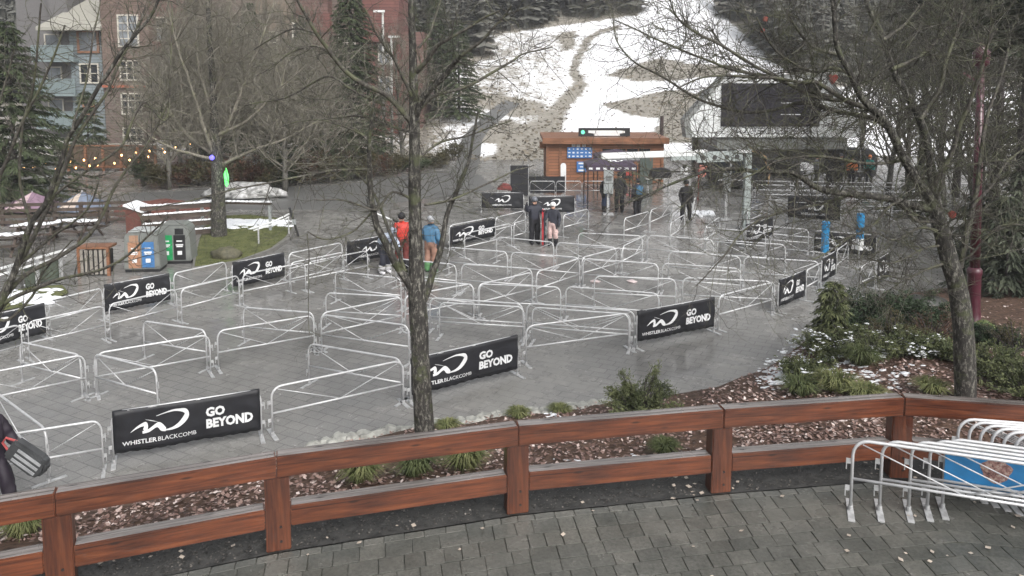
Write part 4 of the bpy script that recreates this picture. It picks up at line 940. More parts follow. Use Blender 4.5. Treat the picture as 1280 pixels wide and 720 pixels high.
def shrub(name, label, base, r_, h, seed, mat, n=24, s=0.12, snow=0.0, upright=False, group=None, per=22, leaders=()):
    rg = random.Random(seed); t = thing(name, label, 'shrub', base, 0, group); q, q2, q3 = MB(), MB(), MB()
    for i in range(n):
        a = rg.uniform(0, 6.28); out = r_ * sqrt(rg.random()) if not upright else r_ * rg.random() * .6; top = h * rg.uniform(.55, 1.05) * (1 - .45 * (out / r_) ** 2)
        ld = leaders[i % len(leaders)] if leaders and i < n * .5 else None
        if ld: out = 0
        p0 = V((cos(a) * out * .15, sin(a) * out * .15, 0)); p1 = V((cos(a) * out * .6, sin(a) * out * .6, top * .6)); p2 = V((cos(a) * out, sin(a) * out, top))
        if ld: hh = rg.uniform(.55, 1); j_ = V((rg.gauss(0, .05), rg.gauss(0, .05), 0)); p1 = V((ld[0] * .6, ld[1] * .6, ld[2] * hh * .6)) + j_; p2 = V((ld[0], ld[1], ld[2] * hh)) + j_
        q.tube([p0, p1, p2], [.016, .01, .004], 4, False)
        for j in range(per):
            f = rg.uniform(.25, 1.0); p = p0.lerp(p1, f * 2) if f < .5 else p1.lerp(p2, f * 2 - 1); b = rg.uniform(0, 6.28); d = (V((cos(b), sin(b), rg.uniform(-.1, .9))) + (p2 - p1).normalized() * .6).normalized()
            pp = p + V((rg.gauss(0, s * .5), rg.gauss(0, s * .5), rg.gauss(0, s * .3)))
            for _ in range(5): dd = (d + V((rg.gauss(0, .45), rg.gauss(0, .45), rg.gauss(0, .35)))).normalized(); spray(q2, pp + V((rg.gauss(0, s * .3), rg.gauss(0, s * .3), rg.gauss(0, s * .2))), dd, s * rg.uniform(.6, 1.1), rg)
            if f > .45 and rg.random() < snow * 9 * max(0, noise.noise((pp + base) * 2.6) + .05):
                for _k in range(3): q3.blob(pp + V((rg.gauss(0, .03), rg.gauss(0, .03), s * .2)), (s * rg.uniform(.2, .55), s * rg.uniform(.12, .3), s * .10), rg.randint(0, 99), 6, 4, .8)
    q.build('stems', BARKDARK, t, True); q2.build('foliage', mat, t)
    if q3.v: tag(q3.build('snow_dusting', SNOWM, t, True), kind='stuff')
    return t
B = bed_hit
shrub('juniper', 'young two-topped juniper rising above the top rail at the centre of the bed', B(800, 516), .85, .42, 1, JUNI, 64, .075, leaders=((-.30, 0, .86), (.32, .05, .92), (-.1, -.1, .6), (.55, .05, .62), (-.55, 0, .5)), per=30)
for dx, hh, sd in ((-.22, 1.05, 7), (.3, 1.0, 8)): pass
conifer('dwarf_conifer', 'small upright conifer at the left end of the snowy shrub bed', B(1040, 425), 1.35, .42, 90, JUNI, .02, None, 'shrub', 1.2, .15)
shrub('dwarf_pine', 'dwarf pine with tufted tops behind the snowy shrubs, left one', B(1072, 400), .75, .85, 2, PINEB, 30, .11)
shrub('dwarf_pine', 'dwarf pine with tufted tops in front of the dark boulder', B(1115, 402), .8, .85, 3, PINEB, 32, .11)
shrub('juniper', 'spreading juniper dusted with snow at the middle of the shrub bed', B(1085, 440), 1.05, .5, 4, JUNI, 60, .085, .07)
shrub('juniper', 'spreading juniper dusted with snow, nearest the plaza', B(1035, 445), .8, .5, 5, JUNI, 50, .085, .08)
shrub('juniper', 'spreading juniper with snow streaks left of the large bare tree', B(1140, 440), .9, .5, 6, JUNI, 52, .085, .07)
shrub('juniper', 'spreading dark juniper behind the snow streaks, below the boulder', B(1130, 416), .9, .5, 7, PINEB, 50, .09, .0)
shrub('juniper', 'low green juniper just right of the large bare trunk', B(1250, 470), .95, .6, 8, JUNI, 60, .085)
shrub('juniper', 'low green juniper above the fence at the right edge', B(1285, 492), .9, .55, 9, JUNI, 56, .085)
shrub('juniper', 'dark low shrub filling the gap below the maroon lamp base', B(1240, 432), .8, .5, 10, PINEB, 46, .09)
shrub('juniper', 'small green shrub left of the large bare trunk', B(1178, 448), .5, .4, 11, JUNI, 24, .12)
shrub('juniper', 'low bush in front of the snow patch at the bed edge', B(1010, 470), .6, .35, 12, JUNI, 26, .12, .04)
shrub('dwarf_pine', 'tall loose dwarf pine between the two tufted pines and the large bare trunk', B(1150, 412), .8, 1.0, 21, PINEB, 26, .11, per=26)
shrub('twiggy_bush', 'loose olive-brown twiggy bush in the middle of the shrub bed', B(1115, 428), .8, .75, 22, OLIVE, 30, .07, per=16)
shrub('twiggy_bush', 'russet twiggy bush left of the large bare trunk', B(1165, 425), .7, .8, 23, RUSSET, 24, .06, per=12)
shrub('dwarf_pine', 'dwarf pine hanging over the plaza edge at the left of the shrub bed', B(1058, 418), .8, .7, 24, PINEB, 30, .10, per=26)
shrub('twiggy_bush', 'thin twiggy olive bush at the right edge under the leafy bank', B(1268, 440), .7, .8, 25, OLIVE, 22, .07, per=12)
# shrub border behind the road
rg = random.Random(77)
sh = [(300, 238), (318, 240), (336, 239), (352, 238), (372, 235), (392, 234), (410, 233), (430, 230), (450, 228), (474, 224), (496, 222), (520, 218), (545, 214), (228, 238), (205, 240), (180, 236), (250, 236), (285, 236), (565, 205), (340, 226), (380, 224), (420, 220), (300, 226)]
nb = ['pale leaning one', 'low one', 'wide one']
for k, (px, py) in enumerate(sh):
    p = G(px, py - 4); p.z = gz(p.x, p.y); m_ = (OLIVE, RUSSET, OLIVE, FIR)[k % 4]
    o = shrub('border_shrub', 'rounded leafless-looking brown or olive shrub in the border behind the back-left road', p, rg.uniform(1.0, 1.6), rg.uniform(1.2, 2.2), 200 + k, m_, 16, .3, group='shrubs in the border behind the back-left road', per=16)
q = MB(); q.blob((0, 0, 0.1), (2.2, 1.2, 0.7), 3, 22, 10, .35, True); o = q.build('snow_pile', M('dirty_snow', (0.34, 0.34, 0.33), 0.7, 0.9, 3.0, col2=(.75, .75, .76), bmp=.6), smooth=True); o.location = G(308, 246); tag(o, 'speckled dirty snow pile beside the trunk with coloured lights', 'snow pile')
# ------------------------------------------------------------------ lawn island and what stands round it
lp = [(243, 334), (270, 331), (300, 325), (338, 311), (357, 297), (366, 284), (352, 273), (310, 268), (270, 270), (254, 285), (248, 305)]
LP = [G(x, y, 0.12) for x, y in lp]; cen = sum(LP, V()) / len(LP)
ring = resample(LP + [LP[0]], 80)[:-1]
mb = MB(); mb.v = [V((p.x, p.y, 0.115)) for p in ring]; mb.f = [tuple(range(len(ring)))]; mb.mi = [0]
LAWN = mat_foliage('wet_lawn', (0.065, 0.075, 0.03), (0.14, 0.15, 0.062), 3.0); struct('lawn', mb, LAWN)
mb = MB()
for i, p in enumerate(ring):
    nrm = (p - cen); nrm.z = 0; nrm.normalize()
    for k, z in ((0, 0.145), (0.2, 0.145), (0.205, -0.01), (0, -0.01)): mb.v.append(V((p.x, p.y, z)) + nrm * k)
nr = len(ring)
for i in range(nr):
    a, b_ = i * 4, ((i + 1) % nr) * 4
    for k in range(4): mb.f.append((a + k, b_ + k, b_ + (k + 1) % 4, a + (k + 1) % 4)); mb.mi.append(0)
struct('kerb', mb, M('wet_concrete', (0.16, 0.155, 0.145), 0.45, 0.25, 4.0, bmp=.3))
rg = random.Random(9); gq = MB()
for _ in range(9000):
    px, py = rg.uniform(150, 366), rg.uniform(268, 350)
    if not inpoly(px, py, lp): continue
    p = G(px, py, 0.115); a = rg.uniform(0, 6.28); h = rg.uniform(.03, .08); gq.add([p + V((cos(a) * .012, sin(a) * .012, 0)), p - V((cos(a) * .012, sin(a) * .012, 0)), p + V((rg.gauss(0, .02), rg.gauss(0, .02), h))], [(0, 1, 2)])
tag(gq.build('grass', LAWN), 'short wet grass of the lawn island', 'grass', kind='stuff')
sn = MB()
for _ in range(120):
    px, py = rg.gauss(312, 24), 275 + abs(rg.gauss(0, 4.0)); s = rg.uniform(.15, .5)
    if inpoly(px, py, lp): sn.blob(G(px, py, .125), (s, s * .6, s * .16), rg.randint(0, 99), 8, 4, .5)
for _ in range(30): sn.blob(G(rg.gauss(881, 7), rg.gauss(267, 1.2), 0.03), (rg.uniform(.1, .3), .15, .12), rg.randint(0, 99), 8, 4, .5)
for _ in range(60): sn.blob(G(rg.gauss(35, 18), rg.gauss(372, 5), 0.03), (rg.uniform(.1, .3), .15, .05), rg.randint(0, 99), 8, 4, .5)
tag(sn.build('melting_snow', SNOWM, smooth=True), 'melting snow strips on the lawn island and beside the queue', 'snow', kind='stuff')
mb = MB(); pp = [G(x, y, .03) for x, y in ((-60, 400), (55, 378), (86, 366), (78, 356), (40, 358), (-60, 380))]; mb.add(pp, [tuple(range(6))]); struct('lawn_patch', mb, LAWN)
grey = G(283, 322, .1); q = MB(); q.blob((0, 0, .12), (.55, .38, .28), 4, 16, 8, .45); o = q.build('boulder', M('olive_mossy_rock', (.085, .08, .05), .7, .45, 9., bmp=.6), smooth=True); o.location = grey; tag(o, 'mossy grey boulder on the lawn kerb right of the recycling bins', 'boulder')

def bin_(label, px, py, rz, c1, c2, group, sq, cap):
    g = G(px, py); s = 27 / 28; t = thing('recycling_bin', label, 'bin', g, rz, group)
    q = MB(); q.box((0, 0, .05), (1.16, .72, .1)); q.build('plinth', BLACKP, t)
    q = MB(); q.prism([(-.62, .10), (.62, .10), (.56, 1.30), (.45, 1.42), (-.45, 1.42), (-.56, 1.30)], -.40, .40); q.build('shell', BINGREY, t, bevel=.03)
    q = MB(); q.prism([(-.47, 1.425), (.47, 1.425), (.36, 1.50), (-.36, 1.50)], -.36, .36); q.build('lid', M('pale_bin_lid', (.40, .42, .42), .4, .15) if cap else BINGREY, t, bevel=.02)
    for k, (x0, c) in enumerate(((-.44, c1), (.02, c2))):
        q = MB(); q.box((x0 + .20, -.404, .62), (.41, .012, .92)); pn = q.build('panel', c, t)
        q = MB()
        for z, w in ((.86, .2), (.72, .26), (.66, .22), (.42, .16)): q.box((x0 + .20, -.413, z), (w, .008, .045 if z > .5 else .14))
        q.build('printed_marks', WHITEPRINT, pn)
        q = MB(); q.box((x0 + .20, -.404, 1.21), (.30, .012, .22)); q.build('slot', sq[k], t)
    return t
bin_('grey recycling bin with orange and blue panels, left of the pair', 183, 337, radians(6), M('orange_vinyl', (.36, .19, .115), .45), M('blue_vinyl', (.05, .16, .36), .45), 'recycling bins', (M('tan_vinyl', (.33, .20, .13), .5), BINGREY), True)
bin_('grey recycling bin with green and black panels, right of the pair', 222, 327, radians(6), M('green_vinyl', (.02, .30, .10), .45), BLACKP, 'recycling bins', (BINGREY, BLACKP), False)
g = G(123, 342); t = thing('slatted_planter', 'small slatted wooden trash enclosure left of the recycling bins', 'bin', g, radians(4)); d = g.y
q = MB()
for k in range(6): q.box((-.40 + .16 * k, -.30, .48), (.10, .03, .86))
q.build('slats', M('grey_slat', (.26, .24, .21), .6, .25), t); q = MB(); q.box((0, 0, .45), (.86, .5, .8)); q.build('box', BLACKP, t)
q = MB(); q.box((0, 0, .98), (1.06, .7, .07)); q.build('rim', CEDAR, t)
for s in (-1, 1): q = MB(); q.box((s * .49, -.3, .47), (.09, .09, .94)); q.build('post', CEDAR, t)
# dark timber rail fence beside the plaza
def rail_fence(label, a, b, h, n, mat, snow=False, np_=5, name='rail_fence', snowtop=.05):
    a, b = V(a), V(b); L = (b - a).length; t = thing(name, label, 'fence', a, atan2(b.y - a.y, b.x - a.x))
    for k in range(np_): q = MB(); q.box((L * k / (np_ - 1), .05, h / 2), (.14, .14, h)); q.build('post', DARKWOOD, t)
    for k in range(n):
        z = h * (k + .75) / n; q = MB(); q.box((L / 2, -.045, z), (L + .2, .06, h / n * .55)); rl = q.build('rail', mat, t)
        if snow:
            q = MB(); m_ = 14
            for i in range(m_): q.blob((L * (i + .5) / m_, -.045, z + h / n * .275), (L / m_ * .75, .09, snowtop), i + k * 20, 8, 4, .35, True)
            q.build('snow_cap', SNOWM, rl, True)
    return t
rail_fence('dark wet timber rail fence in front of the small umbrellas', G(-30, 284), G(166, 279), 1.05, 4, DARKWOOD, False, 7)
rail_fence('dark timber rail fence with snow lying on its rails, behind the green-panelled bin', G(180, 303), G(266, 296), 1.5, 4, DARKWOOD, True, 3, snowtop=.065)
g = G(175, 300); t = thing('end_pier', 'red-brown boarded end pier with a sloping snow-topped cap above the left bin', 'pier', g)
q = MB(); q.box((0, 0, .68), (.62, 1.0, 1.36)); q.build('pier_body', M('red_brown_boards', (.12, .045, .035), .5, .25), t); q = MB(); q.box((0.05, 0, 1.42), (.85, 1.2, .07), Matrix.Rotation(radians(20), 3, 'Y')); q.build('cap', SNOWM, t)
g = G(172, 306); t = thing('ash_bin', 'small grey upright ash bin beside the red-brown pier', 'bin', g); q = MB(); q.lathe([(.15, 0), (.15, .62), (.10, .72), (.02, .74)], 14); q.build('drum', GREYPAINT, t, True); q = MB(); q.box((0, -.15, .52), (.14, .03, .12)); q.build('slot', BLACKP, t)
q = MB(); q.blob((0, 0, 0), (2.4, 1.3, .62), 9, 22, 10, .25, True); o = q.build('mulch_mound', M('red_mulch', (.16, .06, .045), .8, .4, 12., bmp=.6)); o.location = G(200, 266); tag(o, 'low mound of red bark mulch behind the snowy rail fence', 'mound')
# snow-topped beam on posts beside the lit tree
a, b2 = G(252, 289), G(340, 291); t = thing('snowy_beam', 'long snow-topped rail on posts beside the trunk with coloured lights', 'railing', a, atan2(b2.y - a.y, b2.x - a.x)); L = (b2 - a).length
q = MB(); q.box((L / 2, 0, 1.30), (L, .16, .1)); bm_ = q.build('beam', DARKWOOD, t); q = MB()
for i in range(16): q.blob((L * (i + .5) / 16, 0, 1.35), (L / 22, .12, .07), i, 8, 4, .3, True)
q.build('snow_cap', SNOWM, bm_, True)
for f in (.02, .98): q = MB(); q.box((L * f, .0, .63), (.10, .10, 1.25)); q.build('post', GREYPAINT, t)
# handrail with a ski
a, b2 = G(320, 309), G(362, 296); t = thing('handrail', 'pale grey handrail on the lawn island kerb', 'handrail', a, atan2(b2.y - a.y, b2.x - a.x)); L = (b2 - a).length
q = MB(); q.tube([(-.1, 0, .80), (L * .45, 0, .83), (L, 0, .98)], .035, 8); q.tube([(-.1, 0, .70), (L * .45, 0, .72), (L, 0, .86)], .025, 8); q.build('rails', LEDW, t)
for f in (.08, .98): q = MB(); q.tube([(L * f, 0, 0), (L * f, 0, .9)], .035, 8); q.build('post', STEELD, t)
p0 = G(373, 296); t = thing('ski', 'dark ski leaning against the end of the pale handrail', 'ski', p0); q = MB(); q.beam((0, 0, .02), (-.42, .25, 1.22), .10, .03); q.build('blade', BLACKP, t); q = MB(); q.box((-.20, .10, .62), (.16, .14, .22)); q.build('binding', GREYPAINT, t)
# lights on the tree
for (px, py, w, h, col, lab) in ((265, 197, .10, .10, (.10, .08, 1.0), 'glowing blue light on the trunk of the lawn island tree'), (283, 222, .09, .36, (.08, 1.0, .12), 'glowing green light strip on the trunk of the lawn island tree')):
    p = PD(px, py, tb2.y - .42); t = thing('tree_light', lab, 'light', p); q = MB(); q.blob((0, 0, 0), (w, .07, h), 2, 10, 8, .3); q.build('lens', M('glow_%d' % px, (.1, .1, .1), .4, emit=(col, 2.2)), t)
    q = MB(); q.tube([(0, .05, 0), (.05, .3, -.05)], .04, 8); q.build('bracket', BLACKP, t)
# pale railing and posts, lower left
a, b2 = G(-30, 384), G(84, 346); t = thing('ramp_railing', 'pale double railing descending at the far left edge', 'railing', a, atan2(b2.y - a.y, b2.x - a.x)); L = (b2 - a).length
q = MB(); q.beam((0, 0, .95), (L, 0, .95), .10, .05); q.beam((0, 0, .76), (L, 0, .76), .05, .06); q.build('rails', LEDW, t)
for f in (.05, .35, .65, .93): q = MB(); q.box((L * f, 0, .46), (.09, .09, .92)); q.build('post', STEELD, t)
q = MB(); q.box((L * .75, .12, .4), (L * .4, .05, .7)); q.build('panel', M('green_grey_panel', (.09, .11, .085), .5, .3), t)
# picnic tables with snow
def picnic(label, g, rz):
    t = thing('picnic_table', label, 'table', g, rz, 'picnic tables on the left terrace'); q = MB()
    for k in range(4): q.box((0, -.29 + .19 * k, .74), (1.7, .17, .045))
    tp = q.build('top', DARKWOOD, t); q = MB()
    for i in range(9): q.blob((-.7 + .175 * i, (i % 3 - 1) * .16, .765), (.2, .2, .06), i, 8, 4, .5, True)
    q.build('snow_cap', SNOWM, tp, True)
    for s in (-1, 1): q = MB(); q.box((0, s * .68, .44), (1.7, .25, .045)); q.build('bench', DARKWOOD, t)
    for s in (-1, 1): q = MB(); q.beam((s * .6, -.75, .02), (s * .6, -.1, .72), .09, .05); q.beam((s * .6, .75, .02), (s * .6, .1, .72), .09, .05); q.box((s * .6, 0, .40), (.05, 1.5, .08)); q.build('leg', DARKWOOD, t)
    return t
picnic('snow-covered picnic table left of the slatted wooden enclosure, nearer the left edge', G(46, 303), .3); picnic('snow-covered picnic table between rail fence and slatted wooden enclosure', G(98, 298), -.2); picnic('snow-dusted picnic table cut by the left edge', G(2, 318), .2)
def umbrella(label, g, c1, c2, r_, zt, zb, group):
    t = thing('patio_umbrella', label, 'umbrella', g, 0, group); n = 8; q = MB(); q.v = [V((0, 0, zt))] + [V((r_ * cos(2 * pi * k / n + .2), r_ * sin(2 * pi * k / n + .2), zb)) for k in range(n)] + [V((r_ * cos(2 * pi * k / n + .2), r_ * sin(2 * pi * k / n + .2), zb - .1)) for k in range(n)]
    for k in range(n): q.f.append((0, 1 + k, 1 + (k + 1) % n)); q.mi.append(k % 4 == 1); q.f.append((1 + k, 1 + n + k, 1 + n + (k + 1) % n, 1 + (k + 1) % n)); q.mi.append(0)
    q.build('canopy', [c1, c2], t); q = MB(); q.tube([(0, 0, 0), (0, 0, zt + .06)], .03, 8); q.build('pole', STEELD, t)
umbrella('small faded pink umbrella behind the dark rail fence', G(42, 268), M('faded_pink', (.22, .145, .195), .6), M('pale_pink', (.48, .36, .38), .6), 1.35, 1.12, .42, 'small umbrellas behind the rail fence')
umbrella('small blue-grey umbrella with one pale segment behind the dark rail fence', G(104, 268), M('blue_grey_cloth', (.16, .19, .25), .6), M('cream_cloth', (.5, .42, .36), .6), 1.3, 1.15, .42, 'small umbrellas behind the rail fence')
umbrella('pale umbrella cut by the left edge behind the dark rail fence', G(-6, 268), M('cream_grey', (.34, .33, .31), .6), MATS['cream_cloth'], .8, .95, .45, 'small umbrellas behind the rail fence')
# terrace screen with string lights
DT = 56.0; X = lambda px, d: PD(px, 130, d).x; Z = lambda py, d: PD(640, py, d).z
t = thing('terrace_screen', 'tan boarded terrace screen on posts below the brick building', 'screen', (X(82, DT), DT, 0)); x1 = X(192, DT) - X(82, DT)
q = MB(); q.box((x1 / 2, 0, (Z(183, DT) + Z(206, DT)) / 2), (x1, .08, Z(183, DT) - Z(206, DT))); q.build('boards', TANWOOD, t)
q = MB(); q.box((x1 / 2, -.06, Z(208, DT)), (x1 + .2, .2, .22)); q.build('lower_beam', CEDAR, t); q = MB(); q.box((x1 / 2, -.05, Z(182, DT)), (x1 + .2, .16, .1)); q.build('top_cap', CEDAR, t)
for k in range(6): q = MB(); q.box((x1 * k / 5, -.08, Z(182, DT) / 2), (.16, .12, Z(182, DT))); q.build('post', CEDAR, t)
BULB = M('warm_bulb', (.9, .6, .3), .4, emit=((1.0, .55, .2), 6.0))
for nm, pts in (('upper string of warm bulbs reaching towards the bare trees', [(-6, 207), (12, 207), (30, 209), (44, 209), (58, 205), (88, 202), (105, 200), (119, 198), (136, 196), (152, 194), (170, 191), (187, 189), (203, 187), (219, 184), (237, 180), (248, 178)]), ('lower string of warm bulbs along the terrace screen', [(26, 208), (40, 210), (70, 211), (95, 210), (112, 207), (122, 206), (143, 204), (162, 200), (185, 196), (206, 190), (220, 187)])):
    P = [PD(x, y, 50) for x, y in pts]; t = thing('string_lights', nm, 'string lights', P[0]); q = MB(); q.tube([p - P[0] + V((0, 0, .07)) for p in P], .012, 4); q.build('cable', BLACKP, t)
    for p in P: q = MB(); q.blob(p - P[0], (.055, .055, .07), 0, 8, 6, 0); q.build('bulb', BULB, t)

# ------------------------------------------------------------------ apartment building
BD = 73.0
bx = lambda px, d=BD: PD(px, 110, d).x
bz = lambda py, d=BD: PD(150, py, d).z
bo = V((bx(160), BD, 0)); bld = thing('apartment_building', 'tall brick and clapboard apartment building with balconies at the back left', 'building', bo)
BRICK = mat_siding('brown_brick', (.15, .105, .085), .16, .2, .5); BRICK2 = mat_siding('grey_brown_lap', (.14, .105, .09), .26, .15); BLUEW = mat_siding('blue_grey_lap', (.20, .235, .25), .28, .08); REDW = mat_siding('barn_red_lap', (.15, .058, .048), .30, .12); TANB = mat_siding('tan_stucco', (.19, .15, .115), 3.0, .06); MAU = mat_siding('dull_red_lap', (.145, .078, .066), .3, .12)
def sect(px0, px1, py0, py1, d, mat, nm='wall', depth=9):
    x0, x1, z0, z1 = bx(px0, d), bx(px1, d), (0 if py1 is None else bz(py1, d)), bz(py0, d); q = MB(); q.box(((x0 + x1) / 2 - bo.x, d - bo.y + depth / 2, (z0 + z1) / 2), (x1 - x0, depth, z1 - z0)); return q.build(nm, mat, bld)
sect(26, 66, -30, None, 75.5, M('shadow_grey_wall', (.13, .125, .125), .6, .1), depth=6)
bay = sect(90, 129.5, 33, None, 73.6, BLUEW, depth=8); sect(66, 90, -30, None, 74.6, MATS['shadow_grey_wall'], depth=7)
sect(130, 189, -40, 107, 72.4, BRICK); sect(130, 189, 109.6, None, 72.35, BRICK2); q = MB(); x0, x1 = bx(129, 72.2), bx(190, 72.2); q.box(((x0 + x1) / 2 - bo.x, 72.15 - bo.y, bz(108, 72.2)), (x1 - x0, .3, .22)); q.build('band_course', M('terracotta_band', (.33, .10, .055), .5), bld)
sect(189.5, 238, -40, None, 74.2, MAU); sect(238, 320, -40, None, 73.4, BRICK2); sect(320, 372, -40, None, 74, TANB); sect(372, 412, -40, None, 73.2, MAU); sect(412, 455, -40, None, 75, BRICK2); sect(455, 500, -40, None, 74, REDW); sect(500, 530, 40, None, 76, MAU)
for p in ((190, 235, 52, 68), (384, 414, 16, 40), (455, 498, 18, 52)): sect(p[0], p[1], p[2], p[3], 73.0, REDW, 'spandrel', 1.0)
q = MB(); xa, xb = bx(54, 72.6), bx(133, 72.6); ed = bz(34, 72.6); q.add([V((xa - bo.x, -1.0, ed)), V((xb - bo.x, -1.0, ed)), V((xb - bo.x, 5, ed + 3.4)), V((xa - bo.x + 2.5, 5, ed + 3.4)), V((xa - bo.x, -1.0, ed - .3)), V((xb - bo.x, -1.0, ed - .3)), V((xb - bo.x, 5, ed - .3)), V((xa - bo.x, 5, ed - .3))], [(0, 1, 2, 3), (1, 0, 4, 5), (5, 4, 7, 6), (0, 3, 7, 4), (1, 5, 6, 2), (2, 6, 7, 3)]); q.build('roof', M('pale_metal_roof', (.32, .31, .27), .4, .15), bld)
FRW = M('cream_window_frame', (.50, .47, .41), .5, .06); FRB = M('brown_window_frame', (.24, .12, .07), .5, .1)
def window(px0, py0, px1, py1, d, cols, rows, frame, glass, parent=None, fw=.09):
    x0, x1, z0, z1 = bx(px0, d) - bo.x, bx(px1, d) - bo.x, bz(py1, d), bz(py0, d); y = d - bo.y; q = MB()
    for x in (x0, x1): q.box((x, y, (z0 + z1) / 2), (fw * 1.4, .14, z1 - z0 + fw * 1.4))
    for z in (z0, z1): q.box(((x0 + x1) / 2, y - .004, z), (x1 - x0, .14, fw * 1.4))
    for k in range(1, cols): q.box((x0 + (x1 - x0) * k / cols, y - .01, (z0 + z1) / 2), (fw, .08, z1 - z0))
    for k in range(1, rows): q.box(((x0 + x1) / 2, y - .016, z0 + (z1 - z0) * k / rows), (x1 - x0, .08, fw * .8))
    f = q.build('window', frame, bld); q = MB(); q.box(((x0 + x1) / 2, y + .03, (z0 + z1) / 2), (x1 - x0, .04, z1 - z0)); q.build('pane', glass, f)
for y0, y1, r_ in ((19, 58, 4), (76, 100, 3), (117, 142.5, 3), (160, 178, 2)): window(151.5, y0, 176, y1, 72.28 if y0 > 110 else 72.33, 3 if y0 > 70 else 2, r_, FRW, GLASSL if y0 < 60 else GLASSD)
window(101, 39, 125.5, 65, 73.5, 1, 1, FRB, GLASSL, fw=.14); window(101.5, 80, 112, 103.5, 73.5, 1, 2, FRW, GLASSD); window(114, 80, 124, 103.5, 73.5, 1, 2, FRW, GLASSD); window(103, 123, 116, 143, 73.5, 1, 2, FRB, GLASSD)
for y0, y1 in ((43, 72), (84, 112), (124, 152)): window(60, y0, 78, y1, 74.5, 1, 1, FRW, GLASSL)
window(194, 22, 212, 34, 74.1, 1, 1, FRW, GLASSD); window(196, 35, 213, 51, 74.1, 1, 1, FRW, GLASSL); window(194, 76, 214, 96, 74.1, 2, 2, FRW, GLASSD)
for y0, y1 in ((29, 55), (66, 92), (108, 134)): window(368, y0, 382, y1, 73.1, 2, 3, FRW, GLASSD)
for y0, y1 in ((55, 80), (96, 120)): window(474, y0, 488, y1, 73.9, 2, 2, FRW, GLASSL)
for (x0, x1, y0) in ((250, 270, 30), (250, 270, 74), (286, 306, 30), (286, 306, 74), (330, 348, 40), (425, 445, 40), (425, 445, 84)): window(x0, y0, x1, y0 + 26, 73.2 if x0 < 320 else (73.9 if x0 < 400 else 74.9), 2, 2, FRW, GLASSD)
RAILB = M('pale_blue_rail', (.19, .235, .24), .45, .08)
def balcony(px0, px1, py0, py1, d, dep, mat, mesh=True):
    x0, x1, z0, z1 = bx(px0, d) - bo.x, bx(px1, d) - bo.x, bz(py1, d), bz(py0, d); y = d - bo.y; q = MB(); q.box(((x0 + x1) / 2, y + dep / 2, z0 - .12), (x1 - x0, dep, .24)); s = q.build('balcony', mat, bld); q = MB()
    for z in (z1, z0 + .12): q.box(((x0 + x1) / 2, y + .03, z), (x1 - x0, .08, .09))
    for k in range(4): q.box((x0 + (x1 - x0) * k / 3, y + .032, (z0 + z1) / 2), (.09, .09, z1 - z0))
    n = int((x1 - x0) / .16)
    for k in range(n): q.box((x0 + (x1 - x0) * (k + .5) / n, y + .03, (z0 + z1) / 2), (.03, .03, z1 - z0 - .1))
    q.box(((x0 + x1) / 2, y + .08, (z0 + z1) / 2), (x1 - x0 - .1, .02, z1 - z0 - .2)); q.build('railing', RAILB, s)
for y0, y1 in ((57, 74), (99, 117), (140, 158)): balcony(42, 93.5, y0, y1, 72.6, 1.9, RAILB)
balcony(190, 218, 96, 112, 73.2, 1.0, REDW)
for (px, top, lab, hd) in ((484, 14, 'thin pale light pole, left of the two beside the tall fir', 0), (494, 46, 'thin pale light pole with a short lamp arm beside the tall fir', 1)):
    p = on_ground(px - 4, 200, 63); t = thing('light_pole', lab, 'light pole', p, 0, 'light poles by the red wall'); zt = PD(px, top, 63).z - p.z; q = MB(); q.tube([(0, 0, 0), (0.1, 0, zt)], [.13, .08], 10); q.build('pole', M('galvanised_pole', (.42, .42, .40), .5, .1), t, True); q = MB(); q.box((.3 if hd else -.2, 0, zt), (.9, .22, .16)); q.build('lamp_head', LEDW, t)

# ------------------------------------------------------------------ cedar hut
HD = 49.5; hx = lambda px, d=HD: PD(px, 200, d).x; hz = lambda py, d=HD: PD(750, py, d).z
h0 = V((hx(683), HD, 0)); hut = thing('ticket_hut', 'low cedar-clad ticket hut with a flat roof at the foot of the slope', 'hut', h0); W = hx(829) - hx(683); HT = hz(176)
q = MB(); q.box((W / 2, 2.2, HT / 2), (W, 4.4, HT)); q.build('wall', HUTW, hut)
q = MB(); q.box((W / 2, 2.1, HT + .10), (W + .5, 5.0, .2)); q.build('roof', CEDAR, hut); q = MB(); q.box((W / 2, -.42, HT - .02), (W + .54, .05, .30)); q.build('fascia', CEDAR, hut)
for s in (.06, W - .06, W * .12): q = MB(); q.box((s, -.03, HT / 2), (.16, .07, HT)); q.build('corner_board', CEDAR, hut)
q = MB(); q.box((-.2, 1, HT - .35), (.4, .5, .4)); q.build('side_vent', CEDAR, hut)
q = MB(); x0, x1 = hx(752) - h0.x, hx(813) - h0.x; q.box(((x0 + x1) / 2, -.02, hz(193)), (x1 - x0, .08, hz(186) - hz(200))); f = q.build('window', GLASSD, hut); q = MB()
for k in range(5): q.box((x0 + (x1 - x0) * k / 4, -.07, hz(193)), (.07, .04, hz(186) - hz(200) + .1))
q.build('window_frame', CEDAR, f)
x0, x1 = hx(776) - h0.x, hx(792) - h0.x; q = MB(); q.box(((x0 + x1) / 2, -.02, hz(215)), (x1 - x0, .08, .8)); hch = q.build('serving_hatch', BLACKP, hut); q = MB(); q.box((x0 + .5, -.07, hz(216)), (.34, .04, .34)); q.build('red_screen', M('red_print', (.45, .05, .05), .5), hch)
x0, x1 = hx(800) - h0.x, hx(816) - h0.x; q = MB(); q.box(((x0 + x1) / 2, -.03, .98), (x1 - x0, .08, 1.96)); q.build('door', M('dark_green_door', (.07, .09, .08), .5, .2), hut)
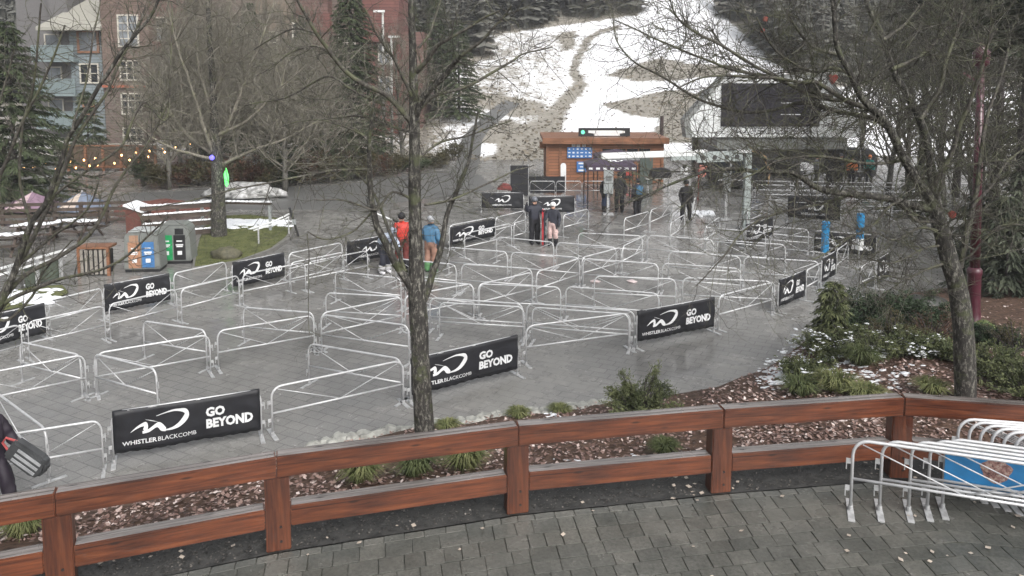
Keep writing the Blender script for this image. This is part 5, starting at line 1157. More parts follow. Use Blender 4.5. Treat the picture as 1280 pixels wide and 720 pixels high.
def sign_board(name, label, px0, py0, px1, py1, d, mat, rows, cols, seed, grp=None):
    x0, x1, z0, z1 = hx(px0, d), hx(px1, d), hz(py1, d), hz(py0, d); t = thing(name, label, 'sign', ((x0 + x1) / 2, d, z0), 0, grp); q = MB(); q.box((0, 0, (z1 - z0) / 2), (x1 - x0, .05, z1 - z0)); q.build('board', mat, t); rg = random.Random(seed); q = MB(); w, h = x1 - x0, z1 - z0
    for j in range(rows):
        for i in range(cols): ww = w / cols * rg.uniform(.3, .7); q.box((-w / 2 + w * (i + .5) / cols, -.03, h * (j + .5) / rows), (ww, .012, h / rows * rg.uniform(.25, .5)))
    q.build('pictograms', WHITEPRINT, t); return t
sign_board('rules_sign', 'wide blue sign with white pictograms on the hut wall', 709, 184, 740, 197.5, HD - .07, SIGNBLUE, 3, 6, 1); sign_board('notice_sign', 'small blue notice below the wide blue sign on the hut wall', 721, 202, 733, 215, HD - .07, SIGNBLUE, 3, 1, 2)
for k, (px, lab) in enumerate(((717, 'small white notice above the wide blue sign, left'), (723, 'taller white notice above the wide blue sign, middle'), (730, 'small white notice above the wide blue sign, right'))):
    p = PD(px, 181, HD - .06); t = thing('paper_notice', lab, 'sign', p, 0, 'white notices on the hut'); q = MB(); q.box((0, 0, 0), (.22, .03, .3 if k == 1 else .22)); q.build('sheet', LEDW, t); q = MB(); q.box((0, -.018, .02), (.13, .008, .02)); q.box((0, -.018, -.04), (.15, .008, .02)); q.build('print_lines', BLACKP, t)
p0 = PD(723, 173.5, HD + .8); t = thing('status_sign', 'black roof-top status sign with a green lamp and white panel on the hut', 'sign', (p0.x, HD + .8, HT + .2)); w = hx(787, HD + .8) - hx(723, HD + .8)
q = MB(); q.box((w / 2, 0, .29), (w, .14, .52)); q.build('housing', BLACKP, t); q = MB(); q.prism([(w * .19, .40), (w * .80, .40), (w * .90, .36), (w * .90, .24), (w * .80, .20), (w * .80, .06), (w * .30, .06), (w * .30, .20), (w * .19, .24)], -.082, -.071); q.build('white_panel', LEDW, t)
q = MB(); q.tube([(w * .085, -.071, .29), (w * .085, -.10, .29)], .13, 16); q.build('green_lamp', M('green_lamp_glass', (.1, .5, .3), .4, emit=((.12, .75, .42), .9)), t)
q = MB(); q.tube([(0.2, 0, .04), (0.2, 0, -.02)], .05, 6); q.tube([(w - .2, 0, .04), (w - .2, 0, -.02)], .05, 6); q.build('feet', BLACKP, t)
for (px, yt, d, lab) in ((826, 145, 57, 'dark post rising behind the right end of the cedar hut'), (870, 172, 52.5, 'dark post under the left end of the station sign')):
    p = on_ground(px, 215, d); t = thing('steel_post', lab, 'post', p); q = MB(); zt = PD(px, yt, d).z - p.z; q.tube([(0, 0, -.1), (0, 0, zt)], .14, 10); q.build('shaft', M('rusty_dark_post', (.07, .05, .05), .6, .3), t); q = MB(); q.lathe([(.24, 0), (.24, .06), (.1, .08)], 10); q.build('base_plate', STEELD, t)

# ------------------------------------------------------------------ gondola station
SD = 51.0; sx = lambda px, d=SD: PD(px, 150, d).x; sz = lambda py, d=SD: PD(950, py, d).z
s0 = V((sx(966), SD, 0)); st = thing('gondola_station', 'gondola station with a pale faceted sign front and grey canopy', 'station', s0); P2 = lambda px, py, d=SD: (sx(px, d) - s0.x, sz(py, d))
q = MB(); q.prism([P2(*p) for p in ((860, 171.5), (857, 150), (903, 96), (1030, 95), (1074, 148), (1076, 171.5))], 0, 1.1); q.build('sign_front', M('pale_panel', (.78, .80, .80), .4, .05), st)
q = MB(); q.prism([P2(*p) for p in ((858, 172), (855, 150), (903, 93.5), (1030, 92.5), (1076, 148), (1078, 172), (1075.5, 172), (1073.5, 149), (1029, 96), (904, 97), (862, 150), (866, 172))], -.06, 1.16); q.build('edge_trim', M('grey_trim', (.25, .26, .25), .5, .1), st)
q = MB()
for px in (880, 1040, 1058): a = P2(px, 171); q.box((a[0], -.006, (a[1] + P2(px, 118)[1]) / 2), (.03, .012, P2(px, 122)[1] - a[1]))
q.box(((P2(862, 0)[0] + P2(899, 0)[0]) / 2, -.007, P2(0, 150)[1]), (P2(899, 0)[0] - P2(864, 0)[0], .012, .03)); q.build('panel_seams', MATS['grey_trim'], st)
q = MB(); a, b_ = P2(901, 158), P2(1024, 104); q.box(((a[0] + b_[0]) / 2, -.04, (a[1] + b_[1]) / 2), (b_[0] - a[0], .1, b_[1] - a[1])); scr = q.build('screen', M('dark_screen', (.022, .020, .028), .35, .3), st)
q = MB()
for (x0, x1, y) in ((975, 998, 128.5), (975, 1000, 143)): a = P2(x0, y); b_ = P2(x1, y); q.box(((a[0] + b_[0]) / 2, -.095, a[1]), (b_[0] - a[0], .01, .05))
q.build('screen_lines', WHITEPRINT, scr)
T = text_mesh('CREEKSIDE GONDOLA', 1.0, .01); q = MB(); wd = P2(1016, 160)[0] - P2(937, 160)[0]; a = P2(937, 167.6); o_ = len(q.v)
k = wd / tw(T); q.v = [V((a[0] + x * k, -.012, a[1] + y * .60)) for x, y in T[0]]; q.f = T[1]; q.mi = [0] * len(q.f); q.build('lettering', M('grey_lettering', (.07, .07, .08), .5), st)
q = MB()
for stt in SW:
    vs, fs = stroke2d([((a_ - 890) / 500, (535 - c) / 500, w / 330) for a_, c, w in stt]); o_ = len(q.v); ce = P2(926, 163); q.v += [V((ce[0] + x * .85, -.012, ce[1] + z * 1.9)) for x, z in vs]; q.f += [tuple(i + o_ for i in f) for f in fs]; q.mi += [0] * len(fs)
q.build('swoosh_logo', MATS['grey_lettering'], st)
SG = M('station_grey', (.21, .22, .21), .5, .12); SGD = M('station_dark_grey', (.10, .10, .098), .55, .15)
q = MB(); a = P2(898, 187); b_ = P2(1062, 172.5); q.box(((a[0] + b_[0]) / 2, 3.2, (a[1] + b_[1]) / 2), (b_[0] - a[0], 6.0, b_[1] - a[1])); q.build('canopy_beam', SG, st)
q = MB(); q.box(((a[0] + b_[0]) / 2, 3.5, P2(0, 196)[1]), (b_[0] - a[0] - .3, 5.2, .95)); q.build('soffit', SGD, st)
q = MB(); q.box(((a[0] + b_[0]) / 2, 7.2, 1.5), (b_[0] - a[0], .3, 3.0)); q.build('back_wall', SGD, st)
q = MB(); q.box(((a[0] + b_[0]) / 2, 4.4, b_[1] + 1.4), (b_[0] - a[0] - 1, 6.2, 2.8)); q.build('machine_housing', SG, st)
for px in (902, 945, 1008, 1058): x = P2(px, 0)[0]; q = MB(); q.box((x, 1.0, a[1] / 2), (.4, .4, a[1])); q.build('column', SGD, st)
q = MB(); a1, b1 = P2(948, 0), P2(1005, 0); q.box(((a1[0] + b1[0]) / 2, 3.0, 1.0), (b1[0] - a1[0], 1.0, 1.3)); dk = q.build('control_booth', SGD, st); q = MB(); q.box(((a1[0] + b1[0]) / 2, 2.48, 1.2), (b1[0] - a1[0] - .4, .04, .6)); q.build('booth_glass', GLASSD, dk)
def cabin(label, px, d, rz, mat):
    p = on_ground(px, 240, d); t = thing('gondola_cabin', label, 'gondola cabin', p, rz, 'gondola cabins at the station'); q = MB(); q.prism([(-.95, .25), (.95, .25), (1.08, .9), (.98, 1.7), (.70, 2.05), (-.70, 2.05), (-.98, 1.7), (-1.08, .9)], -.8, .8); q.build('shell', mat, t, bevel=.08)
    for s in (-1, 1): q = MB(); q.box((s * .46, -.812, 1.25), (.78, .02, .85)); q.build('window', GLASSD, t, bevel=.008)
    q = MB(); q.tube([(0, 0, 2.0), (0, 0, 2.4)], .06, 8); q.build('hanger', STEELD, t); q = MB(); q.box((0, -.83, .62), (1.5, .04, .1)); q.box((0, -.83, 1.25), (.06, .04, 1.5)); q.build('door_frame', STEELD, t)
cabin('dark gondola cabin left of the grey mast, under the lift beam', 908, 47.5, 0, BLACKP); cabin('dark gondola cabin deep in the station right of the small white sign', 1046, 52.5, .2, M('dark_grey_shell', (.06, .06, .065), .4, .2)); cabin('dark gondola cabin at the right end of the station', 1070, 51.5, -.2, M('dark_grey_shell', (.06, .06, .065), .4, .2))
p = on_ground(1003, 240, 46); t = thing('small_sign', 'small white sign on a thin pole in front of the station', 'sign', p); q = MB(); q.tube([(0, 0, 0), (0, 0, PD(1003, 215, 46).z)], .03, 8); q.build('pole', STEELD, t); q = MB(); q.box((0, -.03, PD(1003, 208, 46).z), (.36, .03, .5)); bdd = q.build('plate', LEDW, t); q = MB(); q.box((0, -.05, PD(1003, 206, 46).z), (.22, .01, .05)); q.box((0, -.05, PD(1003, 210, 46).z), (.24, .01, .04)); q.build('print_lines', M('grey_lettering', (.07, .07, .08), .5), bdd)
# lift gantry
g = G(932, 287); D_ = g.y; t = thing('lift_gantry', 'grey lift mast with a long white beam reaching left towards the hut', 'lift gantry', g); gxx = lambda px: PD(px, 195, D_).x - g.x; gzz = lambda py: PD(932, py, D_).z
PALEG = M('pale_green_grey_paint', (.36, .40, .39), .4, .12)
q = MB(); q.box((0, 0, gzz(186) / 2), (.30, .30, gzz(186)), None, .95); q.build('mast', PALEG, t, bevel=.02); q = MB(); q.box((0, 0, .04), (.6, .6, .08)); q.build('base_plate', STEELD, t)
q = MB(); q.beam((gxx(752), .1, gzz(195.5)), (gxx(884), .1, gzz(191)), .34, .26); q.build('beam', LEDW, t, bevel=.03)
q = MB(); q.beam((gxx(838), -.0, gzz(197.8)), (gxx(876), -.0, gzz(197.2)), .30, .16); q.build('sheave_guard', PALEG, t)
q = MB(); q.beam((gxx(870), .0, gzz(197)), (gxx(927), .0, gzz(194.5)), .40, .44); bb = q.build('sheave_box', PALEG, t, bevel=.02); q = MB()
for px in (878, 892, 907, 920): q.tube([(gxx(px), -.195, gzz(196.5 - (px - 878) * .03)), (gxx(px), -.225, gzz(196.5 - (px - 878) * .03))], .10, 14)
q.build('roller', M('dark_roller', (.05, .05, .05), .5), bb)
q = MB(); q.beam((gxx(757), .1, gzz(198.5)), (gxx(800), .1, gzz(199)), .2, .10); q.build('canvas_edge', M('grey_scallop', (.3, .31, .32), .5), t)
q = MB(); q.beam((gxx(922), -.05, gzz(189)), (gxx(936), -.05, gzz(188.5)), .42, .12); q.build('cap', LEDW, t)
# dark curved panel with orange cover by the mast
p = on_ground(944, 240, 47.5); t = thing('covered_machine', 'tan and dark tarpaulin-covered machine just right of the grey mast', 'machine', p); q = MB(); q.prism([(-.6, 0), (.6, 0), (.55, 1.3), (.2, 2.0), (-.45, 2.2), (-.6, 1.2)], -.5, .5); q.build('body', BLACKP, t, bevel=.06); q = MB(); q.prism([(.62, .3), (.72, 1.2), (.42, 2.0), (-.2, 2.42), (-.55, 2.3), (-.1, 2.22), (.3, 1.9), (.56, 1.2)], -.55, .55); q.build('tarpaulin', M('tan_tarp', (.42, .28, .15), .6, .3, 3.), t); q = MB(); q.box((-.1, -.53, 1.1), (.5, .03, .3)); q.build('blue_label', SIGNBLUE, t)
# ticket scanners
for (px, yt, yb, yg, lab) in ((760, 213, 242, 268, 'grey ticket scanner box on a pole under the dark canopy'), (907, 217, 240, 275, 'grey ticket scanner box on a pole left of the grey mast')):
    p = G(px, yg); d = p.y; w = 12 * MPP(d) if px < 800 else 9 * MPP(d); t = thing('ticket_scanner', lab, 'scanner', p, 0, 'ticket scanners at the gates'); zt, zb = PD(px, yt, d).z, PD(px, yb, d).z; q = MB(); q.box((0, 0, (zt + zb) / 2), (w, .22, zt - zb)); q.build('box', GREYPAINT, t, bevel=.02); q = MB(); q.box((0, .04, zb / 2), (.12, .1, zb)); q.box((0, 0, .03), (.5, .4, .06)); q.build('stand', STEELD, t); q = MB(); q.box((0, -.115, (zt + zb) / 2 + .2), (w * .6, .02, .25)); q.build('reader_face', M('reader_dark', (.16, .17, .17), .3), t)
# pop-up canopies
def canopy(label, c, w, dpt, ze, zp, mat, logo=True):
    t = thing('popup_canopy', label, 'canopy', c, 0, 'dark pop-up canopies by the hut'); q = MB(); x, y = w / 2, dpt / 2; q.v = [V(p) for p in ((-x, -y, ze), (x, -y, ze), (x, y, ze), (-x, y, ze), (0, 0, zp), (-x, -y, ze - .28), (x, -y, ze - .28), (x, y, ze - .28), (-x, y, ze - .28))]; q.f = [(0, 1, 4), (1, 2, 4), (2, 3, 4), (3, 0, 4), (0, 5, 6, 1), (1, 6, 7, 2), (2, 7, 8, 3), (3, 8, 5, 0)]; q.mi = [0] * 8; q.build('roof_cloth', mat, t)
    for a in (-1, 1):
        for b in (-1, 1): q = MB(); q.tube([(a * x * .97, b * y * .97, 0), (a * x * .97, b * y * .97, ze)], .03, 6); q.build('leg', BLACKP, t)
    if logo:
        q = MB(); sl_ = (zp - ze) / y
        for stt in SW:
            vs, fs = stroke2d([((a_ - 890) / 500, (535 - cc) / 500, w_ / 330) for a_, cc, w_ in stt]); o_ = len(q.v); q.v += [V((vx * .9 + .2, -y + .35 + vz * 1.6 + .2, ze + (.55 + vz * 1.6) * sl_ + .02)) for vx, vz in vs]; q.f += [tuple(i + o_ for i in f) for f in fs]; q.mi += [0] * len(fs)
        q.build('swoosh_logo', WHITEPRINT, t); q = MB()
        for k in range(7): q.box((-x + w * (k + .5) / 7, -y - .012, ze - .15), (w / 7 * .55, .012, .10))
        q.build('hem_print', WHITEPRINT, t)
PURP = M('dark_purple_cloth', (.055, .038, .062), .5, .2)
canopy('dark purple pop-up canopy with a white swoosh beside the cedar hut', V((PD(762, 205, 40.5).x, 40.5, 0)), 2.5, 2.2, PD(762, 207, 39.4).z, PD(762, 194, 40.5).z, PURP); canopy('second dark canopy peak behind the front canopy, before the hut window', V((PD(770, 190, 45.5).x, 45.5, 0)), 2.4, 2.2, PD(770, 196, 44.4).z, PD(770, 186, 45.5).z, PURP, False)
# odds and ends before the hut
p = on_ground(704, 241, 45.5); t = thing('snowboard', 'white snowboard standing upright before the cedar hut', 'snowboard', p); q = MB(); q.prism([(.16 * cos(a * pi / 12) , (.18 if a <= 12 else .18) + (1.42 if 0 <= a <= 12 else 0) * (1 if a <= 12 else 0) + .17 * sin(a * pi / 12)) for a in range(24)], -.012, .012); q.build('deck', LEDW, t); q = MB()
for z in (.62, 1.15): q.box((0, .035, z), (.24, .05, .14))
q.build('bindings', BLACKP, t)
p = on_ground(630, 245, 43); t = thing('covered_stand', 'red tarp-topped stand with pale legs left of the cedar hut', 'stand', p); q = MB(); q.prism([(-.42, .62), (.45, .56), (.36, .82), (.0, .95), (-.22, .80)], -.3, .3); q.build('tarp', M('red_tarp', (.17, .04, .035), .5, .3), t, bevel=.04)
for s in (-.33, .33): q = MB(); q.beam((s, 0, 0), (s, 0, .6), .06, .06, V((0, 1, 0))); q.build('leg', LEDW, t)
p = on_ground(649, 262, 44); t = thing('dark_backboard', 'black windbreak panel behind the far swoosh banners', 'panel', p); q = MB(); q.box((0, 0, .95), (1.0, .06, 1.7)); q.build('cloth', BLACKCLOTH, t)
for s in (-.5, .5): q = MB(); q.tube([(s, 0, 0), (s, 0, 1.85)], .03, 8); q.build('post', STEELD, t)
p = on_ground(680, 240, 45.2); t = thing('dark_backboard', 'low black windbreak panel along the front of the cedar hut', 'panel', p); q = MB(); q.box((0, 0, .55), (2.4, .06, .95)); q.build('cloth', BLACKCLOTH, t)
for s in (-1.2, 1.2): q = MB(); q.tube([(s, 0, 0), (s, 0, 1.1)], .03, 8); q.build('post', STEELD, t)
p = on_ground(822, 255, 45); t = thing('folding_table', 'small dark folding table right of the cedar hut door', 'table', p); q = MB(); q.box((0, 0, .95), (1.5, .7, .06)); q.build('table_top', M('pale_table', (.4, .4, .38), .5), t)
for s in (-.6, .6): q = MB(); q.tube([(s, -.3, 0), (s, 0, .93)], .025, 6); q.tube([(s, .3, 0), (s, 0, .93)], .025, 6); q.build('leg', STEELD, t)
p = on_ground(824, 250, 45.1); q = MB(); q.prism([(-.62, .98), (.62, .98), (.58, 1.45), (.2, 1.55), (-.5, 1.5)], -.25, .25); o = q.build('equipment_case', BLACKP, bevel=.05); o.location = V((p.x, 45.0, 0)); tag(o, 'black equipment case on the small folding table', 'case')
p = PD(855, 213, 44); t = thing('danger_sign', 'small white sign with a black symbol above the lone person in black', 'sign', V((p.x, 44, 0))); q = MB(); q.tube([(0, 0, 0), (0, 0, p.z)], .03, 6); q.build('pole', STEELD, t); q = MB(); q.box((0, -.03, p.z), (.38, .03, .42)); pl_ = q.build('plate', LEDW, t); q = MB(); q.tube([(0, -.05, p.z + .22), (0, -.06, p.z + .22)], .12, 10); q.build('symbol', BLACKP, pl_)
p = G(863, 271); t = thing('gate_post', 'pale leaning gate post beside the lone person in black', 'post', p); q = MB(); q.tube([(0, 0, 0), (.18, 0, .95)], .06, 8); q.build('shaft', LEDW, t); q = MB(); q.box((0, 0, .02), (.4, .2, .04)); q.build('foot', STEELD, t)
p = on_ground(872, 262, 43); t = thing('marker_post', 'thin red marker post right of the lone person in black', 'post', p); q = MB(); q.tube([(0, 0, 0), (0, 0, 1.75)], .03, 6); q.build('shaft', M('dark_red_paint', (.2, .03, .03), .5), t); q = MB(); q.prism([(0, 1.2), (.4, 1.35), (.45, 1.9), (.05, 1.95)], -.02, .02); q.build('flag', M('salmon_cloth', (.55, .22, .18), .6), t)
# maroon lamp post
lb = bed_hit(1216, 408); d = lb.y; t = thing('lamp_post', 'tall maroon cast lamp post right of the large bare tree', 'lamp post', lb); t.rotation_euler = (0, -.03, 0); zt = PD(1214, 84, d).z - lb.z
q = MB(); q.lathe([(.21, -.1), (.21, .1), (.17, .16), (.165, .35), (.15, .42), (.15, 1.25), (.17, 1.3), (.17, 1.4), (.12, 1.46)], 16); q.build('base', MAROON, t, True); q = MB(); q.tube([(0, 0, 1.4), (0, 0, zt)], [.115, .08], 14); q.build('shaft', MAROON, t, True); q = MB(); q.lathe([(.09, zt), (.17, zt + .06), (.19, zt + .34), (.10, zt + .46), (.03, zt + .58)], 14); q.build('lamp_head', MAROON, t, True); q = MB(); q.beam((-.02, 0, zt - .35), (-.42, 0, zt - .12), .05, .05); q.build('arm', MAROON, t)
mp = V(lb) ; q = MB(); q.blob((0, 0, 0), (.36, .3, .2), 6, 12, 6, .3, True); o = q.build('mossy_stone', M('moss_green', (.10, .13, .04), .7, .4, 8.), smooth=True); o.location = mp + V((.12, -.28, .0)); tag(o, 'mossy stone at the foot of the maroon lamp post', 'stone')
# hanging red ornaments
for (px, py, d, s, lab) in ((1041, 98, 14.6, .096, 'red hanging ornament just above the station sign right end'), (1190, 268, 13.9, .07, 'round orange-red ornament hanging by the large bare trunk'), (957, 24, 14.2, .05, 'red hanging ornament near the top centre right'), (953, 38, 14.3, .038, 'smaller red ornament just below the one at top centre right')):
    p = PD(px, py, d); t = thing('hanging_ornament', lab, 'ornament', p, 0, 'red ornaments hanging in the large bare tree'); q = MB(); q.prism([(0, -s * 1.25), (s, s * .2), (s * .62, s * .8), (0, s * .55), (-s * .62, s * .8), (-s, s * .2)] if s > .095 else [(s * cos(a * pi / 8), s * sin(a * pi / 8)) for a in range(16)], -.03, .03); q.build('body', M('ornament_red', (.24, .05, .038), .45, .2), t, bevel=.012); q = MB(); q.tube([(0, 0, s * .5), (.01, 0, s * .5 + .22)], .004, 4); q.build('cord', BLACKP, t)
for (px, py, lab) in ((790, 353, 'crumpled pink and white paper scrap lying mid maze'), (744, 353, 'small pale paper scrap lying left of the other scrap mid maze'), (929, 483, 'reddish stone on the plaza by the bed edge')):
    q = MB(); q.blob((0, 0, .03), (.16, .12, .05), px, 9, 5, .7); o = q.build('paper_scrap' if px < 900 else 'loose_stone', M('scrap_%d' % px, (.55, .46, .46) if px < 900 else (.12, .06, .05), .6), None); o.location = G(px, py); tag(o, lab, 'litter' if px < 900 else 'stone')

# ------------------------------------------------------------------ people
def person(label, loc, rz, cols, J=None, helmet=None, s=1.0, extra=None, boots=.0):
    N = {'pelvis': ((0, 0, .94), .185, 1), 'waist': ((0, 0, 1.06), .205, 0), 'chest': ((0, -.01, 1.31), .205, 0), 'neck': ((0, -.01, 1.50), .07, 0), 'head': ((0, -.02, 1.60), .085, 2), 'skull': ((0, -.015, 1.70), .098, 2), 'crown': ((0, 0, 1.765), .06, 2)}
    for sd, sg in (('l', -1), ('r', 1)):
        N.update({'sh' + sd: ((sg * .19, 0, 1.42), .10, 0), 'el' + sd: ((sg * .27, .04, 1.15), .085, 0), 'wr' + sd: ((sg * .27, -.06, .93), .062, 0), 'pa' + sd: ((sg * .265, -.09, .85), .042, 3),
                  'hi' + sd: ((sg * .10, 0, .88), .135, 1), 'kn' + sd: ((sg * .12, -.04, .52), .112, 1), 'an' + sd: ((sg * .125, .02, .14), .095 + boots, 4), 'he' + sd: ((sg * .13, .03, .05), .065, 4), 'to' + sd: ((sg * .14, -.17, .05), .062, 4)})
    for k, v in (J or {}).items(): N[k] = (v, N[k][1], N[k][2])
    E = [('pelvis', 'waist'), ('waist', 'chest'), ('chest', 'neck'), ('neck', 'head'), ('head', 'skull'), ('skull', 'crown')]
    for sd, sg in (('l', -1), ('r', 1)):
        E += [('chest', 'sh' + sd), ('sh' + sd, 'el' + sd), ('el' + sd, 'wr' + sd), ('wr' + sd, 'pa' + sd), ('pelvis', 'hi' + sd), ('hi' + sd, 'kn' + sd), ('kn' + sd, 'an' + sd), ('an' + sd, 'he' + sd), ('he' + sd, 'to' + sd)]
        w, p = V(N['wr' + sd][0]), V(N['pa' + sd][0]); hd = (p - w).normalized(); sp = V((0, -1, 0)); sp = (sp - hd * sp.dot(hd)); sp = sp.normalized() if sp.length > .2 else V((1, 0, 0)); inn = hd.cross(sp) * (1 if sg < 0 else -1)
        for f, (o_, L) in enumerate(((.03, .085), (.01, .095), (-.01, .088), (-.03, .07))):
            nm = f'f{f}{sd}'; a = p + hd * .035 + sp * o_; N[nm + 'a'] = (tuple(a), .013, 3); N[nm + 'b'] = (tuple(a + hd * L * .6 + inn * .02), .011, 3); E += [('pa' + sd, nm + 'a'), (nm + 'a', nm + 'b')]
        a = p + sp * .05 - hd * .005; N['th' + sd] = (tuple(a + hd * .03 + inn * .02), .014, 3); E.append(('pa' + sd, 'th' + sd))
    names = list(N); me = bpy.data.meshes.new('person'); me.from_pydata([N[n][0] for n in names], [(names.index(a), names.index(b)) for a, b in E], []); o = bpy.data.objects.new('person', me); COL.objects.link(o)
    md = o.modifiers.new('skin', 'SKIN'); md.use_smooth_shade = True
    if not me.skin_vertices: raise RuntimeError('no skin layer')
    for i, n in enumerate(names): sv = me.skin_vertices[0].data[i]; sv.radius = (N[n][1], N[n][1]); sv.use_root = (n == 'pelvis')
    ss = o.modifiers.new('sub', 'SUBSURF'); ss.levels = ss.render_levels = 2
    bpy.context.view_layer.update(); nm = bpy.data.meshes.new_from_object(o.evaluated_get(bpy.context.evaluated_depsgraph_get())); o.modifiers.clear(); o.data = nm; bpy.data.meshes.remove(me); nm.name = 'person'
    nm.materials.clear(); sd_ = V((loc[0] * 1.7, loc[1], 0)); nrm_ = [v_.normal.copy() for v_ in nm.vertices]
    for v_, n_ in zip(nm.vertices, nrm_):
        c_ = v_.co
        if .16 < c_.z < 1.48 and (c_ - V(N['skull'][0])).length > .3 and min((c_ - V(N['pal'][0])).length, (c_ - V(N['par'][0])).length) > .12: v_.co = c_ + n_ * (.022 * noise.noise(V((c_.x * 9, c_.y * 9, c_.z * 13)) + sd_) + .012 * noise.noise(V((c_.x * 4, c_.y * 4, c_.z * 24)) + sd_))
    for c in cols: nm.materials.append(c)
    S = []
    for a, b in E:
        A, B_ = V(N[a][0]), V(N[b][0])
        for k in range(6): f = k / 5; S.append((A.lerp(B_, f), N[a][2] if f < .5 else N[b][2]))
    for p in nm.polygons: c = p.center; p.material_index = min(S, key=lambda q_: (q_[0] - c).length_squared)[1]; p.use_smooth = True
    o.location = loc; o.rotation_euler = (0, 0, rz); o.scale = (s, s, s); tag(o, label, 'person')
    hp = V(N['skull'][0])
    q = MB(); q.blob(hp + V((0, -.105, -.075)), (.018, .022, .03), 0, 8, 6, 0); q.blob(hp + V((0, -.095, -.135)), (.028, .012, .008), 0, 8, 5, 0); q.build('face_features', cols[2], o, True)
    q = MB(); q.blob(hp + V((0, -.092, -.02)), (.078, .03, .035), 0, 12, 6, 0); q.build('goggles', BLACKP, o, True)
    if helmet: q = MB(); q.blob(hp + V((0, .01, .015)), (.122, .138, .12), 0, 16, 10, 0); q.build('helmet', helmet, o, True)
    if extra: extra(o, N)
    return o
SK = M('skin', (.45, .27, .2), .55, .1); CB = M('black_fabric', (.014, .014, .018), .7, .4); CN = M('dark_navy_fabric', (.02, .022, .034), .7, .3); CPUR = M('dark_plum_fabric', (.018, .012, .022), .65, .3)
CRED = M('bright_red_fabric', (.52, .035, .022), .6, .15); CBLU = M('steel_blue_fabric', (.06, .16, .27), .6, .2); CPINK = M('pale_pink_print_fabric', (.58, .42, .40), .65, .4, 16.); CLB = M('pale_blue_fabric', (.38, .43, .52), .6, .2); CTAN = M('rust_orange_fabric', (.30, .17, .125), .65, .25); CGRN = M('lime_boot_shell', (.10, .24, .10), .5, .2); CWB = M('white_boot_shell', (.60, .60, .62), .45, .1); CGR = M('teal_fabric', (.02, .16, .14), .6, .2); CORG = M('orange_fabric', (.52, .16, .05), .6, .2); CGY = M('grey_helmet', (.12, .13, .15), .4, .2); CJEAN = M('blue_denim', (.04, .055, .10), .7, .2)
UP = lambda x: {'el' + x: ((-.30 if x == 'l' else .30), -.12, 1.22)}
def ski_on(o, N): pass
person('lone person in black jacket and trousers standing below the lift beam', G(857, 275), .1, [CB, CB, SK, CB, CB], {'kn' + 'l': (-.15, -.03, .52), 'anl': (-.17, .02, .14), 'hel': (-.17, .03, .05), 'tol': (-.2, -.17, .05), 'knr': (.16, -.03, .52), 'anr': (.18, .02, .14), 'her': (.18, .03, .05), 'tor': (.22, -.17, .05)}, CB, 1.06)
o2 = G(668, 305)
person('person in black coat with red trim, arms raised, beside the person in pink trousers', o2, .4, [CN, CB, SK, CB, CB], {'ell': (-.36, -.08, 1.32), 'wrl': (-.40, -.16, 1.52), 'pal': (-.40, -.17, 1.60), 'elr': (.30, -.14, 1.18), 'wrr': (.22, -.30, 1.28), 'par': (.20, -.36, 1.32)}, CGY, 1.07)
t = thing('ski', 'red ski held upright by the person in the black coat', 'ski', o2 + V((.34, -.28, 0))); q = MB(); q.prism([(-.05, .02), (.05, .02), (.05, 1.35), (.02, 1.5), (-.02, 1.5), (-.05, 1.35)], -.015, .015); q.build('blade', M('ski_red', (.5, .05, .06), .4), t); q = MB(); q.box((0, .03, .7), (.08, .05, .25)); q.build('binding', BLACKP, t)
o3 = G(691, 307); person('person in dark jacket, white helmet and pale pink trousers holding a board', o3, -.3, [CN, CPINK, SK, CB, CB], {'ell': (-.28, -.10, 1.20), 'wrl': (-.26, -.30, 1.12), 'pal': (-.25, -.37, 1.12)}, LEDW, .98)
t = thing('snowboard', 'dark snowboard held on edge by the person in pink trousers', 'snowboard', o3 + V((-.36, -.30, 0))); q = MB(); q.box((0, 0, .72), (.05, .26, 1.4)); q.build('deck', CN, t, bevel=.02); q = MB(); q.box((.05, 0, .45), (.06, .2, .12)); q.box((.05, 0, .95), (.06, .2, .12)); q.build('bindings', BLACKP, t)
person('person in dark jacket and blue jeans half behind the scanner under the canopy', G(757, 265), .5, [CB, CJEAN, SK, CB, CB], None, CB, 1.05)
person('tall person in long black coat right of the scanner under the canopy', G(774, 265), -.3, [CB, CB, SK, CB, CB], {'ell': (-.30, -.05, 1.18), 'wrl': (-.2, -.22, 1.1), 'pal': (-.15, -.27, 1.12)}, CB, 1.12)
def pack(o, N): q = MB(); q.box((0, .22, 1.28), (.32, .2, .46)); q.build('backpack', CBLU, o, bevel=.05)
person('person with a blue backpack walking left of the folding table', G(797, 269), .2 + pi, [CN, CB, SK, CB, CB], {'knl': (-.12, -.16, .54), 'anl': (-.12, -.12, .16), 'hel': (-.12, -.1, .07), 'tol': (-.12, -.3, .08)}, CN, 1.0, pack)
pr = G(503, 336); person('skier in bright red jacket and dark helmet left of the forked trunk', pr, pi + .2, [CRED, M('dark_red_fabric', (.16, .035, .03), .65, .3), SK, CB, CB], {'ell': (-.34, -.05, 1.22), 'wrl': (-.34, -.2, 1.3), 'pal': (-.34, -.26, 1.36)}, CB, 1.12)
